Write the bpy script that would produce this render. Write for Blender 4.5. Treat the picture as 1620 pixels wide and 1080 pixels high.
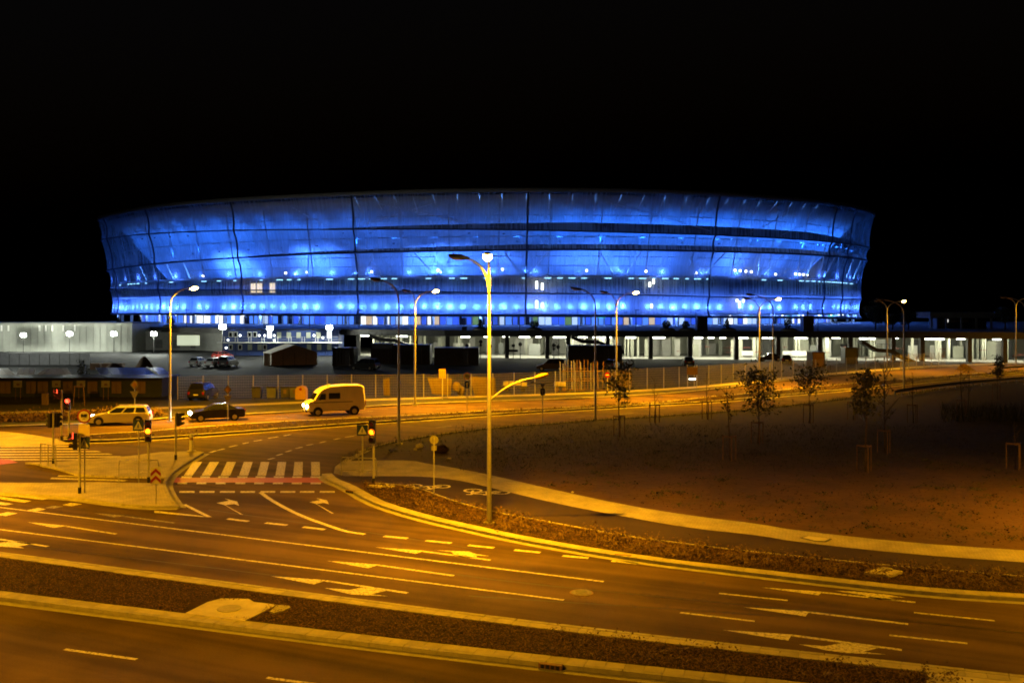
import bpy, bmesh, math, random
import numpy as np
from mathutils import Vector, Matrix
for o in list(bpy.data.objects): bpy.data.objects.remove(o)
S = bpy.context.scene
COL = S.collection
R = random.Random(7)
PI = math.pi
# ---------------------------------------------------------------- camera, sky, exposure
F, H, HZ = 1550.0, 9.2, 490.0          # focal length in px of a 1620 px wide frame, eye height, horizon row
cam_d = bpy.data.cameras.new('camera')
cam_d.sensor_width = 36.0
cam_d.lens = 36.0 * F / 1620.0
cam_d.shift_y = -(540.0 - HZ) / 1620.0
cam_d.clip_start = 0.2
cam_d.clip_end = 6000
cam = bpy.data.objects.new('camera', cam_d)
cam.location = (0, 0, H)
cam.rotation_euler = (PI / 2, 0, 0)
COL.objects.link(cam)
S.camera = cam
W = bpy.data.worlds.new('World')
S.world = W
W.use_nodes = True
nt = W.node_tree
sky = nt.nodes.new('ShaderNodeTexSky')
sky.sky_type = 'NISHITA'
sky.sun_disc = False
sky.sun_elevation = math.radians(-4)
sky.sun_rotation = math.radians(200)
bg = nt.nodes['Background']
nt.links.new(sky.outputs[0], bg.inputs[0])
bg.inputs[1].default_value = 0.1
S.view_settings.view_transform = 'Standard'
S.view_settings.look = 'None'
S.view_settings.gamma = 1.0
S.view_settings.exposure = 0.0
S.view_settings.use_curve_mapping = False
S.render.engine = 'CYCLES'
cy = S.cycles
cy.use_denoising = True
try:
    cy.denoiser = 'OPENIMAGEDENOISE'
    cy.denoising_input_passes = 'RGB_ALBEDO_NORMAL'
except Exception: pass
cy.max_bounces = 6
cy.diffuse_bounces = 3
cy.glossy_bounces = 2
cy.transmission_bounces = 4
cy.transparent_max_bounces = 16
cy.sample_clamp_indirect = 4.0
cy.use_light_tree = True
cy.filter_width = 1.8
cy.caustics_reflective = False
cy.caustics_refractive = False
SODIUM = (1.0, 0.405, 0.003)
BLUE = (0.018, 0.155, 1.0)
WHITE = (0.95, 1.0, 0.84)
CREAM = (1.0, 0.97, 0.70)
P_SODIUM = 19500.0
P_BLUE = 2000.0

# ---------------------------------------------------------------- helpers
def G(px, py, z=0.0):
    """point of the plane at height z seen at photo pixel (px, py)"""
    d = F * (H - z) / (py - HZ)
    return Vector(((px - 810.0) * d / F, d, z))
def AT(px, py, d):
    """point at distance d seen at the pixel"""
    return Vector(((px - 810.0) * d / F, d, H - (py - HZ) * d / F))
def lerp(a, b, t): return a + (b - a) * t

class MB:
    def __init__(s): s.v = []; s.f = []; s.sm = []
    def add(s, vs, fs, smooth=False, M=None):
        n = len(s.v)
        for p in vs:
            p = Vector(p)
            if M is not None: p = M @ p
            s.v.append(p)
        for q in fs: s.f.append([n + i for i in q]); s.sm.append(smooth)
        return s
    def box(s, c, d, rz=0, M=None, taper=1.0):
        x, y, z = d[0] / 2, d[1] / 2, d[2] / 2
        vs = [(-x, -y, -z), (x, -y, -z), (x, y, -z), (-x, y, -z)] + [(a * taper, b * taper, z) for a, b in ((-x, -y), (x, -y), (x, y), (-x, y))]
        T = Matrix.Translation(c) @ Matrix.Rotation(rz, 4, 'Z')
        if M is not None: T = M @ T
        return s.add(vs, [(0, 3, 2, 1), (4, 5, 6, 7), (0, 1, 5, 4), (1, 2, 6, 5), (2, 3, 7, 6), (3, 0, 4, 7)], False, T)
    def bar(s, a, b, w, h=None, M=None):
        """square bar from a to b"""
        return s.cyl(a, b, w * 0.7071, w * 0.7071, 4, M=M, smooth=False, h=h)
    def cyl(s, a, b, r0, r1=None, n=8, caps=True, M=None, smooth=True, h=None):
        a, b = Vector(a), Vector(b)
        r1 = r0 if r1 is None else r1
        d = (b - a)
        if d.length < 1e-6: return s
        d.normalize()
        u = d.cross(Vector((0, 0, 1)))
        if u.length < 1e-3: u = Vector((1, 0, 0))
        u.normalize(); w = d.cross(u)
        vs = []
        o = PI / 4 if n == 4 else 0
        for p, r in ((a, r0), (b, r1)):
            for k in range(n):
                t = 2 * PI * k / n + o
                vs.append(p + u * (r * math.cos(t)) + w * (r * math.sin(t)))
        fs = [(k, (k + 1) % n, n + (k + 1) % n, n + k) for k in range(n)]
        s.add(vs, fs, smooth, M)
        if caps:
            s.add(vs[:n], [tuple(range(n))[::-1]], False, M); s.add(vs[n:], [tuple(range(n))], False, M)
        return s
    def tube(s, pts, r, n=6, M=None):
        pts = [Vector(p) for p in pts]
        rs = r if isinstance(r, (list, tuple)) else [r] * len(pts)
        vs = []; u = None
        for i, p in enumerate(pts):
            d = (pts[min(i + 1, len(pts) - 1)] - pts[max(i - 1, 0)]).normalized()
            if u is None:
                u = d.cross(Vector((0, 0, 1)))
                if u.length < 1e-3: u = d.cross(Vector((0, 1, 0)))
            u = (u - d * u.dot(d)).normalized()
            w = d.cross(u)
            for k in range(n):
                t = 2 * PI * k / n
                vs.append(p + (u * math.cos(t) + w * math.sin(t)) * rs[i])
        fs = []
        for i in range(len(pts) - 1):
            for k in range(n):
                fs.append((i * n + k, i * n + (k + 1) % n, (i + 1) * n + (k + 1) % n, (i + 1) * n + k))
        fs.append(tuple(range(n))[::-1]); fs.append(tuple(range((len(pts) - 1) * n, len(pts) * n)))
        return s.add(vs, fs, True, M)
    def prism(s, poly, z0, z1, M=None):
        """poly (x,y) extruded in z"""
        n = len(poly)
        ar = sum(poly[i][0] * poly[(i + 1) % n][1] - poly[(i + 1) % n][0] * poly[i][1] for i in range(n))
        if ar < 0: poly = poly[::-1]
        vs = [(p[0], p[1], z0) for p in poly] + [(p[0], p[1], z1) for p in poly]
        fs = [tuple(range(n))[::-1], tuple(range(n, 2 * n))] + [(k, (k + 1) % n, n + (k + 1) % n, n + k) for k in range(n)]
        return s.add(vs, fs, False, M)
    def flat(s, pts):
        n = len(pts)
        ar = sum(pts[i][0] * pts[(i + 1) % n][1] - pts[(i + 1) % n][0] * pts[i][1] for i in range(n))
        return s.add(pts if ar > 0 else pts[::-1], [tuple(range(n))])
    def ball(s, c, r, nu=10, nv=6, M=None):
        c = Vector(c); r = r if isinstance(r, (list, tuple)) else (r, r, r)
        vs = []
        for j in range(1, nv):
            a = PI * j / nv
            for k in range(nu):
                t = 2 * PI * k / nu
                vs.append(c + Vector((r[0] * math.sin(a) * math.cos(t), r[1] * math.sin(a) * math.sin(t), r[2] * math.cos(a))))
        vs += [c + Vector((0, 0, r[2])), c - Vector((0, 0, r[2]))]
        fs = []
        for j in range(nv - 2):
            for k in range(nu):
                fs.append((j * nu + k, (j + 1) * nu + k, (j + 1) * nu + (k + 1) % nu, j * nu + (k + 1) % nu))
        T, B = len(vs) - 2, len(vs) - 1
        for k in range(nu):
            fs.append((T, k, (k + 1) % nu)); fs.append((B, (nv - 2) * nu + (k + 1) % nu, (nv - 2) * nu + k))
        return s.add(vs, fs, True, M)
    def mesh(s, name, m, uv=None):
        me = bpy.data.meshes.new(name)
        me.from_pydata([tuple(p) for p in s.v], [], s.f)
        me.polygons.foreach_set('use_smooth', s.sm)
        if m is not None: me.materials.append(m)
        if uv is not None:
            l = me.uv_layers.new(name='UVMap')
            for lp in me.loops: l.data[lp.index].uv = uv[lp.vertex_index]
        me.update()
        return me
    def obj(s, name, m, parent=None, loc=None, uv=None, label=None, kind=None):
        o = bpy.data.objects.new(name, s.mesh(name, m, uv))
        COL.objects.link(o)
        if parent is not None: o.parent = parent
        if loc is not None: o.location = loc
        if label: o['label'] = label
        if kind: o['kind'] = kind
        return o

def thing(name, label, cat, loc=(0, 0, 0), rz=0.0, group=None):
    o = bpy.data.objects.new(name, None)
    o.empty_display_size = 0.2
    COL.objects.link(o)
    o.location = loc; o.rotation_euler = (0, 0, rz)
    tag(o, label, cat, group)
    return o
def tag(o, label, cat, group=None):
    o['label'] = label; o['category'] = cat; o['kind'] = 'thing'
    if group: o['group'] = group
    return o
def struct(name, mb, m, parent=None, uv=None):
    o = mb.obj(name, m, parent, uv=uv)
    o['kind'] = 'structure'
    return o
def place(name, me, parent, loc, rz=0.0, rot=None):
    o = bpy.data.objects.new(name, me)
    COL.objects.link(o)
    o.parent = parent; o.location = loc
    o.rotation_euler = rot if rot is not None else (0, 0, rz)
    return o
KIDS = None
def dup(root, loc, rz=0.0, label=None, scale=None):
    def cp(o, par):
        c = o.copy(); COL.objects.link(c)
        if par is not None: c.parent = par
        for ch in o.children: cp(ch, c)
        return c
    r = cp(root, None)
    r.location = loc; r.rotation_euler = (0, 0, rz)
    if label: r['label'] = label
    if scale: r.scale = (scale,) * 3
    return r
def light(kind, loc, color, power, parent=None, radius=0.12, rot=None, cone=None, blend=0.6):
    d = bpy.data.lights.new('lamp_light', kind)
    d.color = color; d.energy = power; d.shadow_soft_size = radius
    if kind == 'SPOT':
        d.spot_size = math.radians(cone or 150); d.spot_blend = blend
    o = bpy.data.objects.new('lamp_light', d)
    COL.objects.link(o)
    o.location = loc
    if rot is not None: o.rotation_euler = rot
    if parent is not None: o.parent = parent
    return o

# ---------------------------------------------------------------- materials
def mat(name, col, rough=0.8, var=0.25, scale=2.0, metal=0.0, bump=0.0, bscale=30.0, spec=0.3, col2=None, detail=6):
    m = bpy.data.materials.new(name); m.use_nodes = True
    n = m.node_tree; b = n.nodes['Principled BSDF']
    b.inputs['Roughness'].default_value = rough
    b.inputs['Metallic'].default_value = metal
    b.inputs['Specular IOR Level'].default_value = spec
    g = n.nodes.new('ShaderNodeNewGeometry')
    if var > 0 or col2:
        t = n.nodes.new('ShaderNodeTexNoise'); t.inputs['Scale'].default_value = scale
        t.inputs['Detail'].default_value = detail; t.inputs['Roughness'].default_value = 0.65
        n.links.new(g.outputs['Position'], t.inputs['Vector'])
        r = n.nodes.new('ShaderNodeValToRGB')
        r.color_ramp.elements[0].position = 0.3; r.color_ramp.elements[1].position = 0.7
        c2 = col2 or tuple(min(1, c * (1 + var)) for c in col)
        c1 = col if col2 else tuple(c * (1 - var) for c in col)
        r.color_ramp.elements[0].color = (*c1, 1); r.color_ramp.elements[1].color = (*c2, 1)
        n.links.new(t.outputs['Fac'], r.inputs['Fac'])
        n.links.new(r.outputs['Color'], b.inputs['Base Color'])
    else:
        b.inputs['Base Color'].default_value = (*col, 1)
    if bump > 0:
        t2 = n.nodes.new('ShaderNodeTexNoise'); t2.inputs['Scale'].default_value = bscale; t2.inputs['Detail'].default_value = 4
        n.links.new(g.outputs['Position'], t2.inputs['Vector'])
        bp = n.nodes.new('ShaderNodeBump'); bp.inputs['Strength'].default_value = bump; bp.inputs['Distance'].default_value = 0.05
        n.links.new(t2.outputs['Fac'], bp.inputs['Height']); n.links.new(bp.outputs['Normal'], b.inputs['Normal'])
    return m
def emit(name, col, st):
    m = bpy.data.materials.new(name); m.use_nodes = True
    b = m.node_tree.nodes['Principled BSDF']
    b.inputs['Base Color'].default_value = (*[min(c, .8) for c in col], 1)
    b.inputs['Emission Color'].default_value = (*col, 1)
    b.inputs['Emission Strength'].default_value = st
    return m
def asphalt(name, base, worn, streak):
    """asphalt with aggregate grain, faint wheel-worn patches and stains"""
    m = bpy.data.materials.new(name); m.use_nodes = True
    n = m.node_tree; b = n.nodes['Principled BSDF']
    b.inputs['Roughness'].default_value = 0.88; b.inputs['Specular IOR Level'].default_value = 0.12
    g = n.nodes.new('ShaderNodeNewGeometry')
    mp = n.nodes.new('ShaderNodeMapping'); mp.vector_type = 'TEXTURE'; mp.inputs['Rotation'].default_value = (0, 0, math.radians(-24.8)); mp.inputs['Scale'].default_value = (20, 0.7, 1)
    n.links.new(g.outputs['Position'], mp.inputs['Vector'])
    t1 = n.nodes.new('ShaderNodeTexNoise'); t1.inputs['Scale'].default_value = 1.0; t1.inputs['Detail'].default_value = 5
    n.links.new(mp.outputs[0], t1.inputs['Vector'])
    t2 = n.nodes.new('ShaderNodeTexNoise'); t2.inputs['Scale'].default_value = 0.35; t2.inputs['Detail'].default_value = 7
    n.links.new(g.outputs['Position'], t2.inputs['Vector'])
    t3 = n.nodes.new('ShaderNodeTexNoise'); t3.inputs['Scale'].default_value = 22; t3.inputs['Detail'].default_value = 3
    n.links.new(g.outputs['Position'], t3.inputs['Vector'])
    a1 = n.nodes.new('ShaderNodeMath'); a1.operation = 'MULTIPLY_ADD'; a1.inputs[1].default_value = streak
    n.links.new(t1.outputs['Fac'], a1.inputs[0]); n.links.new(t2.outputs['Fac'], a1.inputs[2])
    a2 = n.nodes.new('ShaderNodeMath'); a2.operation = 'MULTIPLY_ADD'; a2.inputs[1].default_value = 0.5
    n.links.new(t3.outputs['Fac'], a2.inputs[0]); n.links.new(a1.outputs[0], a2.inputs[2])
    mp2 = n.nodes.new('ShaderNodeMapping'); mp2.vector_type = 'TEXTURE'; mp2.inputs['Rotation'].default_value = (0, 0, math.radians(-24.8)); mp2.inputs['Scale'].default_value = (60, 1.9, 1)
    n.links.new(g.outputs['Position'], mp2.inputs['Vector'])
    t4 = n.nodes.new('ShaderNodeTexNoise'); t4.inputs['Scale'].default_value = 1.0; t4.inputs['Detail'].default_value = 2; n.links.new(mp2.outputs[0], t4.inputs['Vector'])
    a3 = n.nodes.new('ShaderNodeMath'); a3.operation = 'MULTIPLY_ADD'; a3.inputs[1].default_value = 1.1
    n.links.new(t4.outputs['Fac'], a3.inputs[0]); n.links.new(a2.outputs[0], a3.inputs[2]); a2 = a3
    r = n.nodes.new('ShaderNodeValToRGB')
    lo = 0.5 + 0.5 * streak + 0.25
    r.color_ramp.elements[0].position = 0.42; r.color_ramp.elements[1].position = 0.58
    r.color_ramp.elements[0].color = (*base, 1); r.color_ramp.elements[1].color = (*worn, 1)
    sc = n.nodes.new('ShaderNodeMath'); sc.operation = 'MULTIPLY'; sc.inputs[1].default_value = 1.0 / (streak + 2.6)
    n.links.new(a2.outputs[0], sc.inputs[0]); n.links.new(sc.outputs[0], r.inputs['Fac'])
    n.links.new(r.outputs[0], b.inputs['Base Color'])
    bp = n.nodes.new('ShaderNodeBump'); bp.inputs['Strength'].default_value = 0.25; bp.inputs['Distance'].default_value = 0.02
    n.links.new(t3.outputs['Fac'], bp.inputs['Height']); n.links.new(bp.outputs[0], b.inputs['Normal'])
    return m
def paving(name, col, bw, bh, rz=0.0):
    m = bpy.data.materials.new(name); m.use_nodes = True
    n = m.node_tree; b = n.nodes['Principled BSDF']; b.inputs['Roughness'].default_value = 0.85; b.inputs['Specular IOR Level'].default_value = 0.2
    g = n.nodes.new('ShaderNodeNewGeometry')
    mp = n.nodes.new('ShaderNodeMapping'); mp.inputs['Rotation'].default_value = (0, 0, rz)
    n.links.new(g.outputs['Position'], mp.inputs['Vector'])
    br = n.nodes.new('ShaderNodeTexBrick'); br.inputs['Scale'].default_value = 1.0
    br.inputs['Brick Width'].default_value = bw; br.inputs['Row Height'].default_value = bh
    br.inputs['Mortar Size'].default_value = 0.008; br.inputs['Color1'].default_value = (*col, 1)
    br.inputs['Color2'].default_value = (*[c * 0.84 for c in col], 1); br.inputs['Mortar'].default_value = (*[c * 0.55 for c in col], 1)
    n.links.new(mp.outputs[0], br.inputs['Vector'])
    t = n.nodes.new('ShaderNodeTexNoise'); t.inputs['Scale'].default_value = 0.8; t.inputs['Detail'].default_value = 8
    n.links.new(g.outputs['Position'], t.inputs['Vector'])
    rr = n.nodes.new('ShaderNodeMapRange'); rr.inputs[1].default_value = 0.3; rr.inputs[2].default_value = 0.7; rr.inputs[3].default_value = 0.72; rr.inputs[4].default_value = 1.12
    n.links.new(t.outputs['Fac'], rr.inputs[0])
    mx = n.nodes.new('ShaderNodeVectorMath'); mx.operation = 'SCALE'
    n.links.new(br.outputs['Color'], mx.inputs[0]); n.links.new(rr.outputs[0], mx.inputs['Scale'])
    n.links.new(mx.outputs[0], b.inputs['Base Color'])
    bp = n.nodes.new('ShaderNodeBump'); bp.inputs['Strength'].default_value = 0.3; bp.inputs['Distance'].default_value = 0.01
    n.links.new(br.outputs['Fac'], bp.inputs['Height']); bp.invert = True
    n.links.new(bp.outputs[0], b.inputs['Normal'])
    return m
def worn_paint(name, col, wear=0.35):
    """road paint, scuffed through to the asphalt in small flecks"""
    m = mat(name, col, 0.6, 0.1, 5.0)
    n = m.node_tree; b = n.nodes['Principled BSDF']
    g = n.nodes.new('ShaderNodeNewGeometry')
    t = n.nodes.new('ShaderNodeTexNoise'); t.inputs['Scale'].default_value = 9; t.inputs['Detail'].default_value = 9; t.inputs['Roughness'].default_value = .75
    n.links.new(g.outputs['Position'], t.inputs['Vector'])
    r = n.nodes.new('ShaderNodeValToRGB'); r.color_ramp.elements[0].position = wear; r.color_ramp.elements[1].position = wear + 0.12
    r.color_ramp.elements[0].color = (0.09, 0.085, 0.08, 1); r.color_ramp.elements[1].color = (*col, 1)
    n.links.new(t.outputs['Fac'], r.inputs['Fac']); n.links.new(r.outputs[0], b.inputs['Base Color'])
    return m
M = {}
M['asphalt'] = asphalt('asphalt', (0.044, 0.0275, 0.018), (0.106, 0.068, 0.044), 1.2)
M['asphalt_dark'] = asphalt('asphalt_dark', (0.010, 0.0105, 0.011), (0.024, 0.024, 0.025), 0.3)
M['cycle'] = asphalt('cycle_asphalt', (0.024, 0.016, 0.011), (0.042, 0.029, 0.021), 0.2)
M['earth'] = mat('earth', (0.045, 0.026, 0.014), 0.95, 0.4, 0.25, bump=0.6, bscale=3, col2=(0.085, 0.05, 0.026))
M['soil'] = mat('soil', (0.03, 0.018, 0.01), 0.95, 0.5, 3, bump=0.8, bscale=14, spec=.1)
M['turf'] = mat('turf', (0.022, 0.026, 0.008), 0.95, 0.5, 0.7, bump=0.8, bscale=6, col2=(0.045, 0.04, 0.014))
M['kerb'] = mat('kerb_concrete', (0.30, 0.285, 0.25), 0.85, 0.25, 3.0, bump=0.15, bscale=25)
M['gutter'] = mat('gutter_concrete', (0.27, 0.26, 0.235), 0.85, 0.25, 2.0, bump=0.15, bscale=25)
M['slab'] = mat('paving_slab', (0.42, 0.39, 0.34), 0.85, 0.22, 1.6, bump=0.15, bscale=25)
M['paving'] = paving('paving_blocks', (0.43, 0.40, 0.345), 0.2, 0.1, 0.4)
M['footpath'] = paving('footpath_blocks', (0.36, 0.33, 0.28), 0.2, 0.1, 1.1)
M['paint'] = worn_paint('road_paint', (0.58, 0.56, 0.5), 0.40)
M['paint_faint'] = worn_paint('road_paint_faint', (0.36, 0.35, 0.32), 0.47)
M['red'] = worn_paint('red_cycle_crossing', (0.34, 0.075, 0.006), 0.2)
M['galv'] = mat('galvanised_steel', (0.30, 0.30, 0.285), 0.5, 0.12, 5, metal=0.6)
M['pole'] = mat('pole_paint', (0.34, 0.34, 0.34), 0.45, 0.15, 4, metal=0.35)
M['darkmetal'] = mat('dark_metal', (0.03, 0.03, 0.03), 0.5, 0.2, 5, metal=0.3)
M['black'] = mat('black_plastic', (0.012, 0.012, 0.013), 0.45, 0.2, 5)
M['concrete'] = mat('concrete', (0.34, 0.34, 0.32), 0.85, 0.15, 0.7, bump=0.1, bscale=8)
M['concrete_dark'] = mat('concrete_dark', (0.16, 0.16, 0.155), 0.85, 0.25, 0.6, bump=0.1, bscale=8)
M['wood'] = mat('stake_wood', (0.11, 0.065, 0.035), 0.8, 0.25, 8)
M['white'] = mat('white_paint', (0.75, 0.75, 0.72), 0.5, 0.05, 4)
M['yellow'] = mat('yellow_plastic', (0.34, 0.2, 0.03), 0.5, 0.1, 4)
M['rust'] = mat('rusty_steel', (0.17, 0.095, 0.048), 0.75, 0.35, 6)
M['glass_dark'] = mat('dark_glass', (0.012, 0.014, 0.018), 0.08, 0.0, spec=0.6)
M['rubber'] = mat('tyre_rubber', (0.012, 0.012, 0.012), 0.8, 0.2, 9)
M['chrome'] = mat('wheel_alloy', (0.5, 0.5, 0.5), 0.3, 0.1, 9, metal=0.9)
M['bark'] = mat('bark', (0.05, 0.035, 0.022), 0.9, 0.4, 14)
M['leaf'] = mat('young_leaves', (0.025, 0.03, 0.01), 0.5, 0.4, 9, col2=(0.085, 0.085, 0.03))
M['leaf_dark'] = mat('dark_leaves', (0.016, 0.028, 0.012), 0.6, 0.4, 3, col2=(0.04, 0.06, 0.025))
M['shrub'] = mat('shrub_leaves', (0.05, 0.03, 0.014), 0.7, 0.4, 9, col2=(0.17, 0.10, 0.045))
M['chip'] = mat('bark_mulch', (0.022, 0.012, 0.007), 0.9, 0.5, 35, col2=(0.19, 0.10, 0.055))
M['grass'] = mat('grass_blades', (0.02, 0.024, 0.007), 0.8, 0.4, 2, col2=(0.06, 0.056, 0.02))
M['sign_back'] = mat('sign_back', (0.19, 0.185, 0.17), 0.55, 0.1, 6, metal=0.3)
M['sign_white'] = mat('sign_white', (0.42, 0.42, 0.40), 0.45, 0.04, 6)
M['sign_red'] = mat('sign_red', (0.20, 0.010, 0.010), 0.45, 0.05, 6)
M['sign_blue'] = mat('sign_blue', (0.012, 0.03, 0.16), 0.45, 0.05, 6)
M['sign_yellow'] = mat('sign_yellow', (0.36, 0.2, 0.02), 0.45, 0.05, 6)
M['headlight'] = emit('headlight_glow', (1.0, 0.95, 0.8), 60)
M['tail'] = mat('tail_light', (0.30, 0.012, 0.01), 0.3, 0)
M['sodium'] = emit('sodium_bulb', (1.0, 0.62, 0.16), 60)
M['unlit_lens'] = mat('unlit_lens', (0.3, 0.28, 0.24), 0.3, 0.05, 5)
M['amber'] = emit('amber_signal', (1.0, 0.15, 0.003), 2.0)
M['redlit'] = emit('red_signal', (1.0, 0.05, 0.02), 8)
M['lens_off'] = mat('signal_lens_off', (0.05, 0.012, 0.01), 0.25, 0)
M['flood'] = emit('floodlight_glow', (0.95, 1.0, 0.92), 160)
M['fence_wire'] = mat('fence_wire', (0.26, 0.25, 0.23), 0.6, 0.15, 5, metal=0.3)
M['deck_shade'] = mat('deck_shade_tone', (0.035, 0.034, 0.033), 0.7, 0.2, 0.6)  # near-black colour carries the shade on deck edge, front columns and stairs
M['fitting'] = mat('fitting_housing', (0.05, 0.06, 0.08), 0.5, 0.1, 5)
M['tube'] = emit('ceiling_light_glow', (0.95, 1.0, 0.85), 9)
M['bluefit'] = emit('blue_fitting_glow', (0.25, 0.6, 1.0), 5)
# ---------------------------------------------------------------- ground and roads
def WP(pts, z=0.0): return [G(x, y, z) for x, y in pts]
def ext(pl, a=0.0, b=0.0):
    pl = [p.copy() for p in pl]
    if a: pl.insert(0, pl[0] + (pl[0] - pl[1]).normalized() * a)
    if b: pl.append(pl[-1] + (pl[-1] - pl[-2]).normalized() * b)
    return pl
def smooth(pl, it=2):
    for _ in range(it):
        q = [pl[0]]
        for a, b in zip(pl[:-1], pl[1:]): q += [a * .75 + b * .25, a * .25 + b * .75]
        q.append(pl[-1]); pl = q
    return pl
def resample(pl, d):
    out = [pl[0].copy()]; need = d
    for a, b in zip(pl[:-1], pl[1:]):
        L = (b - a).length; t = 0.0
        while L - t >= need:
            t += need; out.append(a.lerp(b, t / L)); need = d
        need -= (L - t)
    return out
def offset(pl, d):
    """shift a polyline sideways by d metres (to its left when d > 0)"""
    out = []
    for i, p in enumerate(pl):
        t = (pl[min(i + 1, len(pl) - 1)] - pl[max(i - 1, 0)]); t.z = 0; t.normalize()
        out.append(p + Vector((-t.y, t.x, 0)) * d)
    return out
def setz(pl, z): return [Vector((p.x, p.y, z)) for p in pl]
def strip(name, pl, w0, w1, z, m, parent=None, uv=False):
    """a flat band between the offsets w0 and w1 of a polyline"""
    a, b = setz(offset(pl, w0), z), setz(offset(pl, w1), z)
    mb = MB(); n = len(a)
    up = [(i, i + 1, n + i + 1, n + i) if w1 > w0 else (i + 1, i, n + i, n + i + 1) for i in range(n - 1)]
    mb.add(a + b, up)
    return struct(name, mb, m, parent)
def sheet(name, pts, z, m, parent=None): return struct(name, MB().flat(setz(pts, z)), m, parent)

mb = MB(); mb.flat([(-420, -30, -0.08), (420, -30, -0.08), (420, 520, -0.08), (-420, 520, -0.08)])
struct('ground', mb, M['turf'])
# far kerb of the far carriageway, the far median's two edges and the field's road edge, as photographed
F1 = ext(WP([(0, 676), (145, 672), (235, 666), (285, 661), (420, 655), (520, 649), (632, 641), (740, 637), (900, 632), (1040, 625), (1120, 618), (1238, 603), (1305, 596), (1380, 589), (1461, 582.5), (1543, 579), (1620, 576)]), 60, 60)
F2 = ext(WP([(93, 694.6), (145, 688.5), (233, 684), (285, 679), (420, 669.5), (520, 664.5), (605, 660.5), (720, 654), (800, 649.3), (900, 645.5), (1040, 638), (1120, 629), (1181, 623.5), (1238, 617.5), (1305, 611), (1408, 602), (1522, 593), (1620, 586)]), 0, 60)
F3 = ext(WP([(93, 697.5), (145, 700), (233, 695.5), (380, 685), (420, 682), (587, 669.5), (665, 664.5), (780, 656.5), (935, 647.5), (1039, 641), (1120, 637), (1185, 631), (1238, 626), (1305, 620.5), (1366, 615), (1461, 604.5), (1522, 598.5), (1620, 590)]), 0, 60)
F4 = WP([(526.5, 737.8), (546, 723.5), (572, 711.8), (598, 704), (624, 697.6), (669, 690), (720, 682.5), (800, 674), (884, 668.5), (946, 662.5), (1039, 658), (1120, 652), (1182, 647.5), (1260, 639), (1354, 627), (1416, 623.5), (1500, 613), (1620, 602)], .12)
F4 = ext(F4, 0, 70)
F1s, F2s, F3s = smooth(F1, 1), smooth(F2, 1), smooth(F3, 1)
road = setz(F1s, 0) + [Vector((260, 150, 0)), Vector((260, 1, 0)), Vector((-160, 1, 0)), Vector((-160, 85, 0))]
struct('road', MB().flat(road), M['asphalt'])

# kerbs: a bedding strip with its stones (and slabs) as pieces
stone_me = MB().box((0, 0, 0), (0.975, 0.16, 0.15), taper=1.0).mesh('kerb_stone', M['kerb'])
slab_mes = [MB().box((0, 0, 0), (0.488, 0.38, 0.06)).mesh('paving_slab', mat('slab_%d' % k, tuple(c * s for c in (0.35, 0.325, 0.28)), 0.85, 0.2, 1.8, bump=0.12, bscale=25)) for k, s in enumerate((1.0, 0.9, 0.8))]
def kerb(name, pl, inside, slabs=True, gut=0.3, zt=0.12, stones=True, smooth_it=1):
    """pl runs along the road face of the kerb; inside = +1 when the raised side lies to its left"""
    pl = setz(smooth(pl, smooth_it), 0)
    w = 0.16 + (0.4 if slabs else 0)
    mb = MB(); a = setz(offset(pl, 0.012 * inside), 0); b = setz(offset(pl, w * inside), 0); n = len(a)
    at, bt = setz(a, zt - .02), setz(b, zt - .02)
    f = []
    for i in range(n - 1):
        f += [(2 * n + i, 2 * n + i + 1, 3 * n + i + 1, 3 * n + i), (i, i + 1, 2 * n + i + 1, 2 * n + i)]
    if inside < 0: f = [q[::-1] for q in f]
    mb.add(a + b + at + bt, f)
    base = struct(name, mb, M['gutter'])
    if gut: strip('gutter', pl, 0.0 * inside, -gut * inside, 0.006, M['gutter'], base)
    if stones:
        rs = resample(offset(pl, 0.08 * inside), 1.0)
        for p, q in zip(rs[:-1], rs[1:]):
            c = (p + q) / 2; a = math.atan2(q.y - p.y, q.x - p.x)
            place('kerb_stone', stone_me, base, (c.x, c.y, zt - 0.075 + R.uniform(-.004, .004)), a + R.uniform(-.006, .006))
        if slabs:
            rs = resample(offset(pl, 0.365 * inside), 0.5)
            for p, q in list(zip(rs[:-1], rs[1:]))[:300]:
                c = (p + q) / 2; a = math.atan2(q.y - p.y, q.x - p.x)
                place('paving_slab', R.choice(slab_mes), base, (c.x, c.y, zt - 0.033 + R.uniform(-.004, .003)), a + R.uniform(-.006, .006))
    return base
# near median
MU = ext(WP([(0, 872), (540, 943), (846, 981.5), (1060, 1006), (1465, 1050), (1620, 1067)], .12), 14, 10)
ML = ext(WP([(0, 944), (540, 1011), (846, 1046), (1060, 1069)], .12), 12, 16)
sheet('median_soil', offset(MU, -.3) + offset(ML, .3)[::-1], 0.085, M['soil'])
kerb('median_kerb', MU, -1)
kerb('roadside_kerb', ML, 1)
# right end of the median: a paved pad
pad = WP([(1466, 1062), (1700, 1085), (1700, 1110), (1466, 1092)], .12)
struct('median_paving', MB().prism([(p.x, p.y) for p in pad], 0.06, 0.11), M['slab'])
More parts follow.
